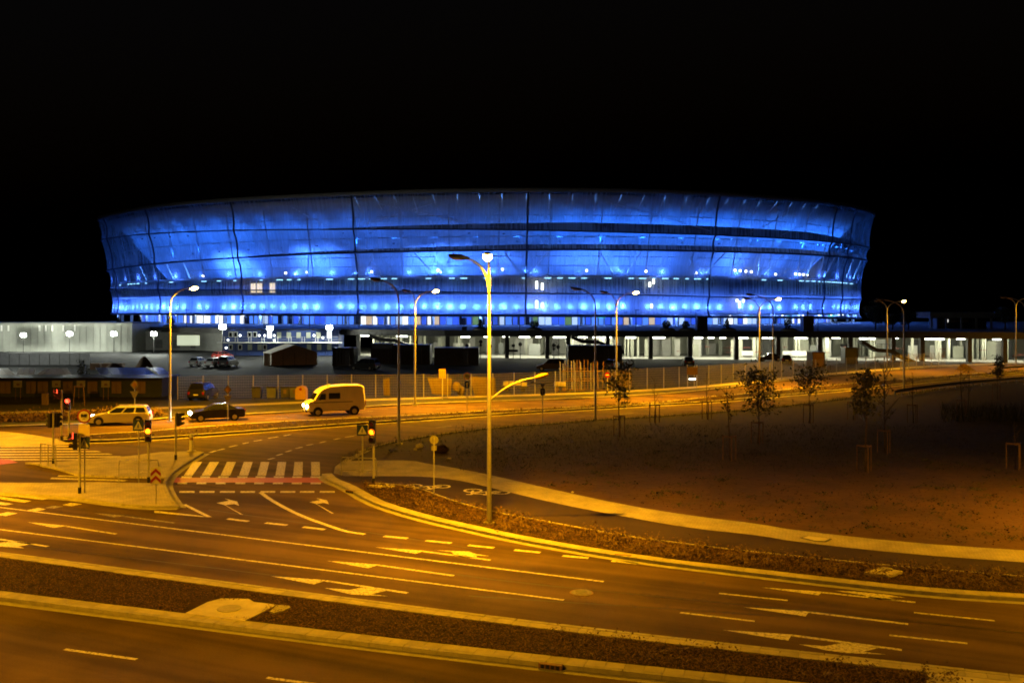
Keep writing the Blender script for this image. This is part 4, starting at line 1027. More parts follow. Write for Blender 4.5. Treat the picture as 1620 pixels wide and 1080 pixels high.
# ---------------------------------------------------------------- traffic signals, signs, railings
def signal(base, label, rz, lit=None, head_z=3.1, heads=1, hh=1.05, foot=True, lean=None):
    """rz: the way the lenses look, degrees; lit: index of the lit lens from the top"""
    t = thing('traffic_signal', label, 'traffic light', G(*base, .11), group='traffic lights of the junction')
    MB().cyl((0, 0, 0), (0, 0, head_z + hh / 2), .06, n=8).obj('pole', M['pole'], t)
    if foot: MB().cyl((0, 0, 0), (0, 0, .3), .085, n=8).obj('pole_foot', M['black'], t)
    for a in ([rz] if heads == 1 else [rz, rz + 95]):
        T = Matrix.Translation((0, 0, head_z)) @ Matrix.Rotation(math.radians(a), 4, 'Z')
        hd = MB().box((.2, 0, 0), (.2, .32, hh), M=T).box((.06, 0, hh * .3), (.16, .06, .06), M=T).box((.06, 0, -hh * .3), (.16, .06, .06), M=T).obj('signal_head', M['black'], t)
        for k in range(3):
            z = hh * (.33 - .33 * k); on = lit == k
            MB().cyl((.305, 0, z), (.33, 0, z), .115 if not on else .145, n=14, M=T).obj('lens', (M['amber'] if k == 1 else M['redlit']) if on else M['lens_off'], hd)
            mb = MB(); vs = []
            for i in range(9):
                q = PI * (-.1 + 1.2 * i / 8)
                for xx in (.3, .5): vs.append((xx, .135 * math.cos(q), z + .135 * math.sin(q)))
            mb.add(vs, [(2 * i, 2 * i + 1, 2 * i + 3, 2 * i + 2) for i in range(8)], False, T); mb.obj('visor', M['black'], hd)
        if lit is not None:
            q = T @ Vector((.55, 0, hh * (.33 - .33 * lit)))
            light('POINT', q, (1, .33, .02) if lit == 1 else (1, .05, .02), 45 if lit == 1 else 25, t, .08)
    return t
signal((591, 765), 'traffic light with bright amber lamp beside the curved kerb railing', -100, 1, 2.75, hh=1.2)
signal((235, 763), 'traffic light with amber lamp lit, on the island by the chevron sign', -75, 1, 2.75, hh=1.15)
signal((278, 727), 'traffic light seen from the side on the tip of the island', 0, None, 2.45, hh=.8)
signal((84.5, 733), 'double-headed traffic light seen from behind at the island railing', 60, None, 2.55, 2, hh=.85)
signal((109, 696), 'thin traffic light showing red near the end of the far median', -85, 0, 2.5, hh=.8)
signal((126, 780), 'traffic light turned to the left with red lamp, under the round sign', 205, 0, 2.6, hh=.8)
t = signal((97.5, 696), 'slim pale signal post glowing red at its top, left of the red light', 215, 0, 3.2, hh=.6)
def disc(r, x, n=24): return MB().cyl((x, 0, 0), (x + .02, 0, 0), r, n=n)
def face(p, label, rz, plates, post_h, cat='road sign', post_r=.035, z0=.11, foot=False):
    """plates: list of (kind, z, size)"""
    t = thing('road_sign', label, cat, p if isinstance(p, Vector) else G(*p, z0), math.radians(rz), 'road signs')
    MB().cyl((0, 0, 0), (0, 0, post_h), post_r, n=7).obj('post', M['pole'], t)
    for kind, z, s in plates:
        T = Matrix.Translation((post_r + .02, 0, z))
        def poly(pts, x0, m, nm, par=None, th=.012):
            mb = MB(); n_ = len(pts)
            vs = [(x0, y, w) for y, w in pts] + [(x0 + th, y, w) for y, w in pts]
            mb.add(vs, [tuple(range(n_))[::-1], tuple(range(n_, 2 * n_))] + [(i, (i + 1) % n_, n_ + (i + 1) % n_, n_ + i) for i in range(n_)], False, T)
            return mb.obj(nm, m, par or t)
        sq = lambda a, b: [(-a, -b), (a, -b), (a, b), (-a, b)]
        circ = lambda r, n_=24: [(r * math.cos(2 * PI * i / n_), r * math.sin(2 * PI * i / n_)) for i in range(n_)]
        if kind == 'cross':                      # pedestrian crossing: blue square, white triangle, walking figure
            pl = poly(sq(s, s), 0, M['sign_blue'], 'sign_plate'); poly([(-s * .82, -s * .72), (s * .82, -s * .72), (0, s * .8)], .013, M['sign_white'], 'triangle', pl)
            k = s * .9
            mb = MB()
            for a, b, w in (((.02, .12), (-.02, -.18), .13), ((-.02, -.18), (-.2, -.55), .1), ((-.02, -.18), (.17, -.55), .1), ((.02, .05), (-.22, -.1), .08), ((.02, .05), (.22, -.12), .08)):
                mb.bar((.034, a[0] * k, a[1] * k), (.034, b[0] * k, b[1] * k), w * k, M=T)
            mb.ball((.034, .04 * k, .27 * k), .1 * k, 8, 5, M=T).obj('figure', M['sign_blue'], pl)
        elif kind == 'ban':                      # red ring, white face, dark pictogram of a loaded lorry
            pl = poly(circ(s), 0, M['sign_red'], 'sign_plate'); poly(circ(s * .78), .013, M['sign_white'], 'sign_face', pl)
            mb = MB(); k = s
            for c, d in (((0, .14), (.9, .26)), ((-.28, .30), (.26, .12)), ((.25, .29), (.42, .14)), ((-.05, -.02), (.8, .1))): mb.box((.034, c[0] * k, c[1] * k), (.012, d[0] * k, d[1] * k), M=T)
            for y in (-.28, .05, .3): mb.cyl((.03, y * k, -.08 * k), (.044, y * k, -.08 * k), .09 * k, n=10, M=T)
            for y in (-.1, .1): mb.box((.034, y * k, -.35 * k), (.012, .08 * k, .16 * k), M=T)
            mb.obj('pictogram', M['black'], pl)
        elif kind == 'plain': poly(sq(s, s), 0, M['sign_back'], 'sign_plate')
        elif kind == 'panel': poly(sq(s, s * 1.05), 0, mat('beige_panel', (.5, .42, .28), .5, .1, 5), 'sign_plate')
        elif kind == 'forty':
            pl = poly(circ(s), 0, M['sign_red'], 'sign_plate'); poly(circ(s * .80), .013, M['sign_white'], 'sign_face', pl)
            mb = MB(); k = s * .9
            segs = [((-.42, .4), (-.6, -.08)), ((-.6, -.08), (-.1, -.08)), ((-.22, .4), (-.22, -.42)), ((.1, .3), (.1, -.3)), ((.5, .3), (.5, -.3)), ((.1, .33), (.5, .33)), ((.1, -.35), (.5, -.35))]
            for a, b in segs: mb.bar((.034, a[0] * k, a[1] * k), (.034, b[0] * k, b[1] * k), .12 * k, M=T)
            mb.obj('numerals', M['black'], pl)
        elif kind == 'arrow':
            pl = poly(sq(s, s * 1.5), 0, M['sign_blue'], 'sign_plate'); poly([(-s * .18, -s * 1.1), (s * .18, -s * 1.1), (s * .18, s * .25), (s * .6, s * .25), (0, s * 1.15), (-s * .6, s * .25), (-s * .18, s * .25)], .013, M['sign_white'], 'arrow', pl)
        elif kind == 'diamond': pl = poly([(0, -s), (s * .8, 0), (0, s), (-s * .8, 0)], 0, M['sign_back'], 'sign_plate'); poly([(0, -s * .6), (s * .48, 0), (0, s * .6), (-s * .48, 0)], .013, M['sign_yellow'], 'sign_face', pl)
        elif kind == 'giveway': pl = poly([(0, -s), (s * .9, s * .7), (-s * .9, s * .7)], 0, M['sign_back'], 'sign_plate')
        elif kind == 'chev':
            pl = poly(sq(s, s * 1.75), 0, M['sign_white'], 'sign_plate')
            for zc in (-s * 1.05, s * .35): poly([(-s, zc - s * .55), (-s, zc + s * .12), (0, zc + s * 1.1), (s, zc + s * .12), (s, zc - s * .55), (0, zc + s * .45)], .013, M['sign_red'], 'chevron', pl)
        elif kind == 'info':
            pl = poly(sq(s, s * 1.35), 0, M['sign_yellow'], 'sign_plate')
            for i in range(4):
                for j in range(3): poly([(q[0] * .2 * s + (j - 1) * .58 * s, q[1] * .13 * s + (i - 1.5) * .6 * s) for q in ((-1, -1), (1, -1), (1, 1), (-1, 1))], .013, M['black'], 'mark', pl)
        elif kind == 'noentry':
            pl = poly(circ(s), 0, M['sign_red'], 'sign_plate'); poly(sq(s * .68, s * .16), .013, M['sign_white'], 'bar', pl)
        elif kind == 'cap': poly(circ(s, 10), 0, M['sign_back'], 'sign_plate')
        elif kind == 'tbar':
            mb = MB().bar((0, -.95, 0), (0, .95, 0), .07, M=T); mb.obj('cross_bar', M['galv'], t)
    return t
face((134, 779), 'round red-ringed ban sign over beige panel and crossing sign, on two poles', -92, [('ban', 3.8, .345), ('panel', 3.12, .28), ('cross', 2.48, .28)], 4.0)
face((219.5, 762), 'blue pedestrian crossing sign hung left of the amber light on the island', -92, [('cross', 3.0, .29)], 3.2, post_r=.03)
face((573.5, 748), 'blue pedestrian crossing sign left of the glowing amber light', -92, [('cross', 2.4, .30)], 2.65, post_r=.045)
face((247, 796), 'chevron sign with red arrowheads pointing up at the island nose', -85, [('chev', 1.32, .23)], 1.6, post_r=.03)
face((686.5, 785), 'thin sign post with small plates seen from behind in the planting bed', 90, [('cap', 2.75, .22), ('plain', 2.35, .12)], 2.85, post_r=.03)
face((213, 668), 'priority sign pair above the roof of the silver estate car', -80, [('diamond', 3.05, .42), ('giveway', 2.25, .40)], 3.4, post_r=.04)
face((360.5, 664), 'priority sign pair standing in front of the black saloon', -80, [('diamond', 2.5, .40), ('giveway', 1.75, .38)], 2.8, post_r=.04)
face((739, 650), 'round 40 speed limit sign over a blue arrow plate', -92, [('forty', 3.15, .32), ('arrow', 2.38, .2)], 3.4, post_r=.035)
face((700, 631), 'yellow notice board sign with rows of dark marks by the wire fence', -92, [('info', 2.6, .34)], 3.0, post_r=.05)
face((858.5, 670), 'blue arrow sign with a cross bar below the low lamp head', -92, [('arrow', 2.55, .18), ('giveway', 3.0, .22), ('tbar', 3.25, 1)], 3.3, post_r=.035)
face((961, 622), 'no entry sign beside the scaffold frame and the stacked planks', -92, [('noentry', 2.0, .3)], 2.3, post_r=.04)
def railing(pts, label, hgt=1.1, mid=True, posts=3, bars=0):
    a, b = G(*pts[0], .11), G(*pts[1], .11); d = b - a
    t = thing('guard_railing', label, 'railing', a)
    MB().tube([(0, 0, hgt - .25), (d.x * .02, d.y * .02, hgt), (d.x * .98, d.y * .98, hgt), (d.x, d.y, hgt - .25)], .03, 6).obj('top_rail', M['galv'], t)
    for k in range(posts): u = k / (posts - 1); MB().cyl((d.x * u, d.y * u, 0), (d.x * u, d.y * u, hgt - (.2 if k in (0, posts - 1) else 0)), .028, n=6).obj('post', M['galv'], t)
    if mid: MB().cyl((0, 0, hgt * .3), (d.x, d.y, hgt * .3), .022, n=6).obj('lower_rail', M['galv'], t)
    for k in range(bars): u = (k + .5) / bars; MB().cyl((d.x * u, d.y * u, .2), (d.x * u, d.y * u, hgt), .012, n=5).obj('bar', M['galv'], t)
railing(((540, 751.5), (595.5, 754)), 'grey tube railing at the curved kerb by the amber light', 1.0)
railing(((188, 763), (251, 762)), 'tube railing on the island beside the chevron sign', 1.15)
railing(((64, 733), (88.5, 738)), 'short railing at the left island corner by the double traffic light', 1.2, bars=5)
bo = thing('bollard', 'pale yellow-lit bollard on the tip of the traffic island', 'bollard', G(303, 714, .11))
MB().cyl((0, 0, 0), (0, 0, 1.1), .13, .12, 12).ball((0, 0, 1.1), (.12, .12, .05), 12, 5).obj('body', M['white'], bo); MB().cyl((0, 0, 0), (0, 0, .06), .34, .28, 12).obj('base', M['slab'], bo); MB().cyl((0, 0, .75), (0, 0, .9), .134, n=12, caps=False).obj('band', M['sign_yellow'], bo)
# manholes, gullies and concrete pads
def manhole(c, label, r=.34):
    t = thing('manhole_cover', label, 'manhole', c)
    MB().cyl((0, 0, -.03), (0, 0, .006), r * 1.15, n=24).obj('frame', M['rust'], t); mb = MB().cyl((0, 0, -.02), (0, 0, .012), r, n=24)
    for k in range(5): mb.box((0, -r * .6 + k * r * .3, .014), (r * 1.1, .03, .008))
    mb.obj('lid', mat('cast_iron', (.13, .12, .105), .6, .25, 6), t)
manhole(G(920, 937, .006), 'round manhole cover in the lane right of the solid lines')
pz = zz([(880, 508), (985, 455), (1050, 438), (1180, 440), (1205, 455), (1315, 468), (1160, 545)], 3.0, 0, 800)
pd = thing('manhole_pad', 'pale concrete pad with ragged edge around a cover in the near median', 'concrete pad', G(350, 962, .12))
MB().prism([tuple((G(x, y, .12) - pd.location).xy) for x, y in pz], -.06, .005).obj('slab', M['slab'], pd)
MB().cyl((.25, -.02, 0), (.25, -.02, .02), .36, n=24).obj('cover', M['gutter'], pd)
rp = zz([(1280, 500), (1315, 470), (1370, 472), (1380, 482), (1345, 498), (1300, 508)], 3.0, 0, 800)
MB().prism([tuple((G(x, y, .12) - pd.location).xy) for x, y in rp], -.05, .012).obj('spilt_concrete', M['kerb'], pd)
pd = thing('inspection_slab', 'raised square concrete slab in the planting bed at right', 'concrete slab', G(1398, 905, .12))
MB().prism([tuple((G(x, y, .2) - pd.location).xy) for x, y in zz([(915, 238), (985, 215), (1085, 232), (1020, 252)], 2.793, 1040, 820)], -.05, .09).obj('slab', M['slab'], pd)
MB().cyl((.1, .1, .09), (.1, .1, .11), .25, n=16).obj('lid', M['gutter'], pd)
pd = thing('inspection_cover', 'framed rectangular cover set in the footpath at right', 'inspection cover', G(1291, 851, .12))
fr = [tuple((G(x, y, .12) - pd.location).xy) for x, y in zz([(630, 84), (660, 76), (772, 90), (745, 103), (690, 99)], 2.793, 1040, 820)]
MB().prism(fr, -.02, .008).obj('frame', M['darkmetal'], pd); MB().prism([(x * .84, y * .84) for x, y in fr], -.02, .014).obj('lid', M['slab'], pd)
def gully(px, py, rz, label):
    t = thing('road_gully', label, 'drain', G(px, py, .07), rz)
    MB().box((0, -.05, 0), (.62, .14, .12)).obj('frame', M['rust'], t)
    for k in range(4): MB().box((-.2 + .135 * k, -.125, .0), (.09, .03, .09)).obj('opening', M['black'], t)
aml = math.atan2((ML[2] - ML[1]).y, (ML[2] - ML[1]).x)
gully(872, 1052, aml, 'rusty kerb drain with four dark slots in the near median kerb')
gully(986, 879, math.radians(-16), 'dark drain slot in the curved kerb right of the tallest lamp')
gully(556, 777, math.radians(-38), 'small dark drain in the curved kerb below the railing')

# ---------------------------------------------------------------- vehicles
def layered(poly, ws, M_=None):
    """side profile (x,z) swept over y with per-layer shrink: ws = [(y, shrink)]"""
    mb = MB(); cx = sum(p[0] for p in poly) / len(poly); cz = sum(p[1] for p in poly) / len(poly); n_ = len(poly)
    vs = []
    for y, s in ws: vs += [(cx + (x - cx) * s, y, cz + (z - cz) * s) for x, z in poly]
    fs = [tuple(range(n_)), tuple(range((len(ws) - 1) * n_, len(ws) * n_))[::-1]]
    for k in range(len(ws) - 1):
        for i in range(n_): fs.append((k * n_ + i, (k + 1) * n_ + i, (k + 1) * n_ + (i + 1) % n_, k * n_ + (i + 1) % n_))
    return mb.add(vs, fs)
def wheels(t, xs, W, r):
    for x in xs:
        for s in (-1, 1):
            w = MB().cyl((x, s * (W / 2 - .2), r), (x, s * (W / 2 + .012), r), r, n=18).obj('wheel', M['rubber'], t)
            mb = MB().cyl((x, s * (W / 2 + .012), r), (x, s * (W / 2 + .022), r), r * .62, n=14)
            for k in range(5):
                a = 2 * PI * k / 5; mb.bar((x, s * (W / 2 + .026), r), (x + r * .55 * math.cos(a), s * (W / 2 + .026), r + r * .55 * math.sin(a)), .06)
            mb.obj('rim', M['chrome'], w)
def car(label, c, rz, paint, kind='estate', lit=False, cat='car', name='car'):
    L, W, Hh = {'estate': (4.7, 1.8, 1.5), 'saloon': (4.45, 1.76, 1.42), 'hatch': (4.0, 1.7, 1.48), 'suv': (4.5, 1.85, 1.75)}[kind]
    t = thing(name, label, cat, c, rz)
    h = L / 2; zb = .98 if kind != 'suv' else 1.1
    low = [(-h + .12, .27), (-h, .42), (-h + .02, .78), (-h + .12, zb - .02), (.2, zb), (.95, zb - .02), (h - .5, .84), (h - .1, .70), (h, .52), (h - .03, .34), (h - .2, .25)]
    bd = layered(low, [(-W / 2, .955), (-W / 2 + .05, .99), (-W / 2 + .16, 1), (W / 2 - .16, 1), (W / 2 - .05, .99), (W / 2, .955)]).obj('body', paint, t)
    rear = {'estate': (-h + .12, -h + .38), 'saloon': (-h + .62, -h + 1.35), 'hatch': (-h + .15, -h + .55), 'suv': (-h + .1, -h + .3)}[kind]
    b0, b1, t0, t1 = rear[0], 1.12, rear[1], .28
    wb, wt = W / 2 - .09, W / 2 - .28
    P = {}
    for s in (-1, 1): P[s] = [Vector((b0, s * wb, zb - .03)), Vector((b1, s * wb, zb - .03)), Vector((t1, s * wt, Hh - .05)), Vector((t0, s * wt, Hh - .05))]
    vs = P[-1] + P[1] + [Vector((t0 + .1, -wt + .12, Hh)), Vector((t1 - .12, -wt + .12, Hh)), Vector((t1 - .12, wt - .12, Hh)), Vector((t0 + .1, wt - .12, Hh))]
    MB().add(vs, [(0, 1, 2, 3), (5, 4, 7, 6), (1, 5, 6, 2), (4, 0, 3, 7), (3, 2, 9, 8), (2, 6, 10, 9), (6, 7, 11, 10), (7, 3, 8, 11), (8, 9, 10, 11)]).obj('cabin', paint, t)
    def pane(q, u0, u1, v0, v1, nrm, nm):
        f_ = lambda u, v: (q[0].lerp(q[1], u)).lerp(q[3].lerp(q[2], u), v) + nrm * .012
        MB().add([f_(u0, v0), f_(u1, v0), f_(u1, v1), f_(u0, v1)], [(0, 1, 2, 3)]).obj(nm, M['glass_dark'], t)
    cuts = {'estate': [(.05, .30), (.34, .60), (.64, .93)], 'saloon': [(.10, .44), (.49, .92)], 'hatch': [(.06, .24), (.28, .58), (.62, .92)], 'suv': [(.04, .3), (.34, .62), (.66, .94)]}[kind]
    for s in (-1, 1):
        q = P[s]; nrm = Vector((0, s * .93, .36))
        for u0, u1 in cuts: pane(q, u0, u1, .12, .88, nrm, 'side_window')
        MB().ball((.78, s * (W / 2 + .06), zb + .05), (.09, .1, .07), 8, 5).obj('mirror', paint, t)
        for u in (.33, .62): MB().box((lerp(b0, b1, u) + .1, s * (W / 2 - .005), zb - .16), (.16, .03, .025)).obj('door_handle', paint, t)
    pane([P[-1][1], P[1][1], P[1][2], P[-1][2]], .06, .94, .08, .92, Vector((.6, 0, .7)), 'windscreen')
    pane([P[1][0], P[-1][0], P[-1][3], P[1][3]], .08, .92, .15, .9, Vector((-.8, 0, .4)), 'rear_window')
    for x in (h - .85, -h + .9):
        for s in (-1, 1): MB().cyl((x, s * (W / 2 - .3), .36), (x, s * (W / 2 + .003), .36), .385, n=18).obj('wheel_arch', M['black'], t)
    wheels(t, (h - .85, -h + .9), W, .315)
    for s in (-1, 1):
        MB().ball((h - .13, s * (W / 2 - .32), .66), (.15, .22, .13), 10, 6).obj('headlight', M['headlight'] if lit else M['unlit_lens'], t)
        MB().box((-h + .03, s * (W / 2 - .2), .78), (.08, .22, .26)).obj('tail_light', M['tail'], t)
        if lit: light('SPOT', (h + .1, s * (W / 2 - .32), .64), (1, .95, .8), 260, t, .08, (math.radians(0), math.radians(-82), 0), 60, .7)
    MB().box((h - .02, 0, .48), (.05, .9, .14)).obj('grille', M['black'], t); MB().box((h + .005, 0, .38), (.02, .5, .11)).obj('number_plate', M['white'], t)
    MB().box((-h - .005, 0, .62), (.02, .5, .11)).obj('number_plate', M['white'], t)
    if kind in ('estate', 'suv'):
        for s in (-1, 1): MB().cyl((t0 + .1, s * (wt - .1), Hh + .04), (t1 - .1, s * (wt - .1), Hh + .04), .02, n=6).obj('roof_rail', M['galv'], t)
    return t
def paint(nm, c, r=.3): return mat(nm, c, r, .05, 2, metal=.35, spec=.5)
hd = math.atan2(-5, -23.8)
car('silver estate car driving left with headlights on', G(191, 671), hd, paint('silver_paint', (.50, .48, .44)), 'estate', True)
car('black saloon car driving left, both headlights bright', G(343, 664.5), math.atan2(-9.5, -22), paint('black_paint', (.012, .012, .014)), 'saloon', True)
def van(label, c, rz):
    t = thing('van', label, 'van', c, rz); pt = mat('cream_paint', (.78, .74, .64), .4, .06, 1.5, spec=.45); W = 1.95
    low = [(-2.52, .42), (-2.58, .8), (-2.55, 1.6), (-2.46, 2.40), (-2.25, 2.58), (-1.0, 2.62), (.6, 2.55), (1.1, 2.40), (1.45, 2.18), (1.62, 2.02), (2.0, 1.36), (2.45, 1.22), (2.56, 1.05), (2.58, .55), (2.45, .40)]
    layered(low, [(-W / 2 + .02, .93), (-W / 2, .95), (-W / 2 + .2, 1), (W / 2 - .2, 1), (W / 2, .95), (W / 2 - .02, .93)]).obj('body', pt, t)
    for s in (-1, 1):
        y = s * (W / 2 + .012)
        for q, nm in (([(.98, 1.42), (1.66, 1.42), (1.36, 1.93), (.98, 1.93)], 'door_window'), ([(-.28, 1.46), (.72, 1.46), (.72, 1.98), (-.28, 1.98)], 'side_window')):
            MB().add([(x, y, z) for x, z in q], [(0, 1, 2, 3)]).obj(nm, M['glass_dark'], t)
        MB().box((.3, s * (W / 2 + .004), 1.18), (3.4, .012, .05)).obj('trim_strip', M['black'], t)
        MB().box((1.5, s * (W / 2 + .16), 1.55), (.1, .16, .28)).obj('mirror', M['black'], t)
        MB().ball((2.52, s * .72, .86), (.13, .22, .15), 10, 6).obj('headlight', M['headlight'], t); MB().box((-2.57, s * .8, 1.0), (.05, .18, .5)).obj('tail_light', mat('lit_tail', (.5, .05, .02), .4, 0), t)
        light('SPOT', (2.75, s * .72, .86), (1, .95, .8), 260, t, .08, (0, math.radians(-80), 0), 60, .7)
        for x in (1.65, -1.55): MB().cyl((x, s * (W / 2 - .4), .4), (x, s * (W / 2 + .006), .4), .42, n=18).obj('wheel_arch', M['black'], t)
    n0, n1 = Vector((1.62, 0, 2.02)), Vector((2.0, 0, 1.36)); nn = Vector((.66, 0, .38)).normalized() * .012
    MB().add([n1 + Vector((0, -.82, .05)) + nn, n1 + Vector((0, .82, .05)) + nn, n0 + Vector((0, .78, -.03)) + nn, n0 + Vector((0, -.78, -.03)) + nn], [(0, 1, 2, 3)]).obj('windscreen', M['glass_dark'], t)
    wheels(t, (1.65, -1.55), W, .34)
    MB().box((2.60, 0, .48), (.1, 1.8, .2)).obj('bumper', M['black'], t); MB().box((2.585, 0, .86), (.03, 1.0, .26)).obj('grille', M['black'], t)
    MB().box((2.66, 0, .48), (.02, .5, .11)).obj('number_plate', M['white'], t)
    MB().ball((.5, 0, 2.6), (.2, .14, .08), 8, 5).obj('roof_vent', M['white'], t)
van('cream high-roof van driving left with both headlights lit', G(529, 655.5), math.atan2(-9.5, -22))
def pk(px, py, kind, rz, col, label, r=.35): return car(label, G(px, py, .05), math.radians(rz), paint('parked_paint', col, r), kind, name='parked_car')
pk(322, 631, 'suv', 88, (.015, .015, .018), 'black parked car seen from behind at the fence below the site cars')
pk(314, 579, 'hatch', 82, (.35, .36, .36), 'pale hatchback, leftmost of the three cars by the blue cabins')
pk(341, 580, 'hatch', 75, (.55, .56, .56), 'white car in the middle of three parked by the blue cabins')
pk(361, 580, 'suv', 84, (.10, .10, .105), 'dark tall car, rightmost of three parked by the blue cabins')
pk(352, 568, 'hatch', 60, (.35, .04, .03), 'red car parked behind the white one at the blue cabins')
pk(577, 585, 'suv', 160, (.02, .022, .02), 'black off-road car left of the grey site container')
pk(872, 586, 'suv', 175, (.03, .02, .015), 'dark brown car parked left of the scaffold frame top')
pk(968, 583, 'hatch', 70, (.10, .10, .11), 'dark car behind the twin lamp post at centre')
pk(1089, 578, 'hatch', 85, (.02, .02, .022), 'small dark car parked below a deck column right of centre')
pk(1218, 571, 'saloon', 178, (.012, .012, .014), 'black saloon parked side-on between the crossing lamp posts')
pk(1243, 574.5, 'hatch', 80, (.02, .02, .022), 'dark hatchback right of the crossing lamp posts')
# ---------------------------------------------------------------- site buildings and yard, left to right
def boxthing(name, label, cat, c, d, rz=0, m='darkmetal', pname='body', extra=None):
    t = thing(name, label, cat, c, rz)
    MB().box((0, 0, d[2] / 2), d).obj(pname, M[m] if isinstance(m, str) else m, t)
    return t
M['hall'] = mat('hall_cladding', (.36, .37, .33), .7, .12, .4)
ha = thing('hall', 'large pale grey hall with ribbed wall at the left picture edge', 'hall', (-122, 214, 0))
MB().box((0, 8, 3.1), (78, 16, 6.2)).obj('wall', M['hall'], ha)
MB().box((0, 8, 6.3), (78.6, 16.6, .25)).obj('roof', M['concrete_dark'], ha)
rib = MB().box((0, 0, 3.0), (.12, .05, 6.0)).mesh('cladding_rib', M['hall'])
for k in range(52): place('cladding_rib', rib, ha, (-38.5 + k * 1.5, -.06, 0))
vent = MB().box((0, 0, 0), (.35, .12, 1.3)).mesh('wall_vent', M['white'])
for px in (2, 13, 62, 72, 82, 100, 118): place('wall_vent', vent, ha, (AT(px, 520, 213.8).x + 122, -.12, 5.2))
an = thing('annex', 'lower grey annex between the hall and the left street lamp', 'annex', (-84, 222, 0))
MB().box((2, 4, 2.2), (26, 8, 4.4)).obj('wall', M['concrete'], an); MB().box((2, 4, 4.5), (26.6, 8.6, .2)).obj('roof', M['concrete_dark'], an)
for k in range(6): MB().box((-8 + 4 * k, -.05, 1.5), (1.6, .1, 1.9)).obj('shutter', M['concrete_dark'], an)
def flood(px, py, d, label, pw, mast=True, lift=0.05):
    p = AT(px, py, d); t = thing('floodlight', label, 'floodlight', (p.x, d, 0 if mast else p.z - .8), group='white site floodlights')
    z = p.z if mast else .8
    MB().cyl((0, 0, 0), (0, 0, z), .06, .05, 7).obj('mast', M['darkmetal'], t)
    h = MB().box((0, .16, z), (1.3, .14, .9)).obj('housing', M['darkmetal'], t)
    for dx, dz in ((-.4, .2), (0, .22), (.4, .2), (-.4, -.2), (0, -.2), (.4, -.2)): MB().ball((dx, 0, z + dz), (.2, .1, .17), 10, 6).obj('lens', M['flood'], h)
    light('POINT', (0, -.5 if lift < .5 else .1, z + lift), WHITE, pw, t, .3)
flood(37, 530, 209.5, 'brightest white floodlight at the far left in front of the hall', 6000)
flood(110, 528, 210, 'second bright white floodlight in front of the grey hall', 4500)
flood(180, 528, 210, 'smaller white floodlight at the right end of the hall', 2200)
flood(243, 528, 203, 'white floodlight just left of the left street lamp', 8000)
flood(352, 517, 176, 'white floodlight on a mast at the left corner of the blue cabins', 7000)
flood(427, 519, 192, 'small white floodlight at the middle of the blue cabins', 1800, False)
flood(521, 518, 192, 'white floodlight at the right end of the blue cabins', 5000, False)
flood(-32, 530, 148, 'white floodlight just outside the left picture edge', 14000, lift=1.0)
# two storeys of blue site cabins
M['cabin'] = mat('cabin_blue', (.03, .055, .19), .5, .12, .6)
cab = thing('site_cabins', 'two-storey block of dark blue site cabins with small windows', 'site cabins', (0, 0, 0))
xa, xb, D = AT(352, 560, 195).x, AT(536, 560, 195).x, 195
zt, zm = AT(0, 522, D).z, AT(0, 541.5, D).z
for z0, z1 in ((0.1, zm - .05), (zm + .05, zt)):
    nb = 9
    for k in range(nb):
        u0, u1 = lerp(xa, xb, k / nb) + .04, lerp(xa, xb, (k + 1) / nb) - .04
        MB().box(((u0 + u1) / 2, D + 3, (z0 + z1) / 2), (u1 - u0, 6, z1 - z0)).obj('cabin', M['cabin'], cab)
MB().box(((xa + xb) / 2, D + 3, zt + .08), (xb - xa + .4, 6.4, .14)).obj('roof', M['darkmetal'], cab)
MB().box(((xa + xb) / 2, D - .7, zm), (xb - xa + 1.5, 1.3, .14)).obj('walkway', M['white'], cab)
M['shut'] = mat('pale_shutter', (.42, .45, .36), .6, .08, 2)
def cw(px, py, ww, hh, dark):
    p = AT(px, py, D)
    f = MB().box((p.x, D - .04, p.z), (ww, .08, hh)).obj('window', M['white'] if dark else M['shut'], cab)
    if dark: MB().box((p.x, D - .1, p.z), (ww * .66, .06, hh * .74)).obj('pane', M['glass_dark'], f)
for px in (365, 373, 395, 403.5): cw(px, 529, .85, 1.1, True)
for px in (441.5, 457, 472.5, 488, 504): cw(px, 530, .85, 1.15, False)
for px in (365, 380, 419): cw(px, 549, .8, 1.1, True)
for px in (395.5, 411, 489, 505, 521): cw(px, 549, .85, 1.15, False)
for px, w in ((426.5, .9), (521, .9)): p = AT(px, 529, D); MB().box((p.x, D - .05, p.z), (w, .1, 1.4)).obj('lit_door', emit('lit_door', (.85, .95, 1), 1.2), cab)
for i in range(9):
    px = 356 + i * 21; p = AT(px, 540, D)
    for dx in (-.25, .25): MB().box((p.x + dx, D - 1.3, zm + .62), (.08, .06, 1.1)).obj('rail_post', M['white'], cab)
MB().box(((xa + xb) / 2, D - 1.3, zm + 1.15), (xb - xa + 1.5, .05, .06)).obj('rail', M['galv'], cab)
MB().box(((xa + xb) / 2, D - 1.3, zm + .6), (xb - xa + 1.5, .05, .05)).obj('rail', M['galv'], cab)
bl = MB().box((0, 0, 0), (.28, .12, .28)).mesh('bulkhead_light', M['tube'])
for px, py in ((380, 530.5), (410.5, 530.5), (419, 530.5), (434, 530.5), (434, 538), (361, 537.5), (497, 530.5), (511, 534), (358, 550)): p = AT(px, py, D); place('bulkhead_light', bl, cab, (p.x, D - .1, p.z))
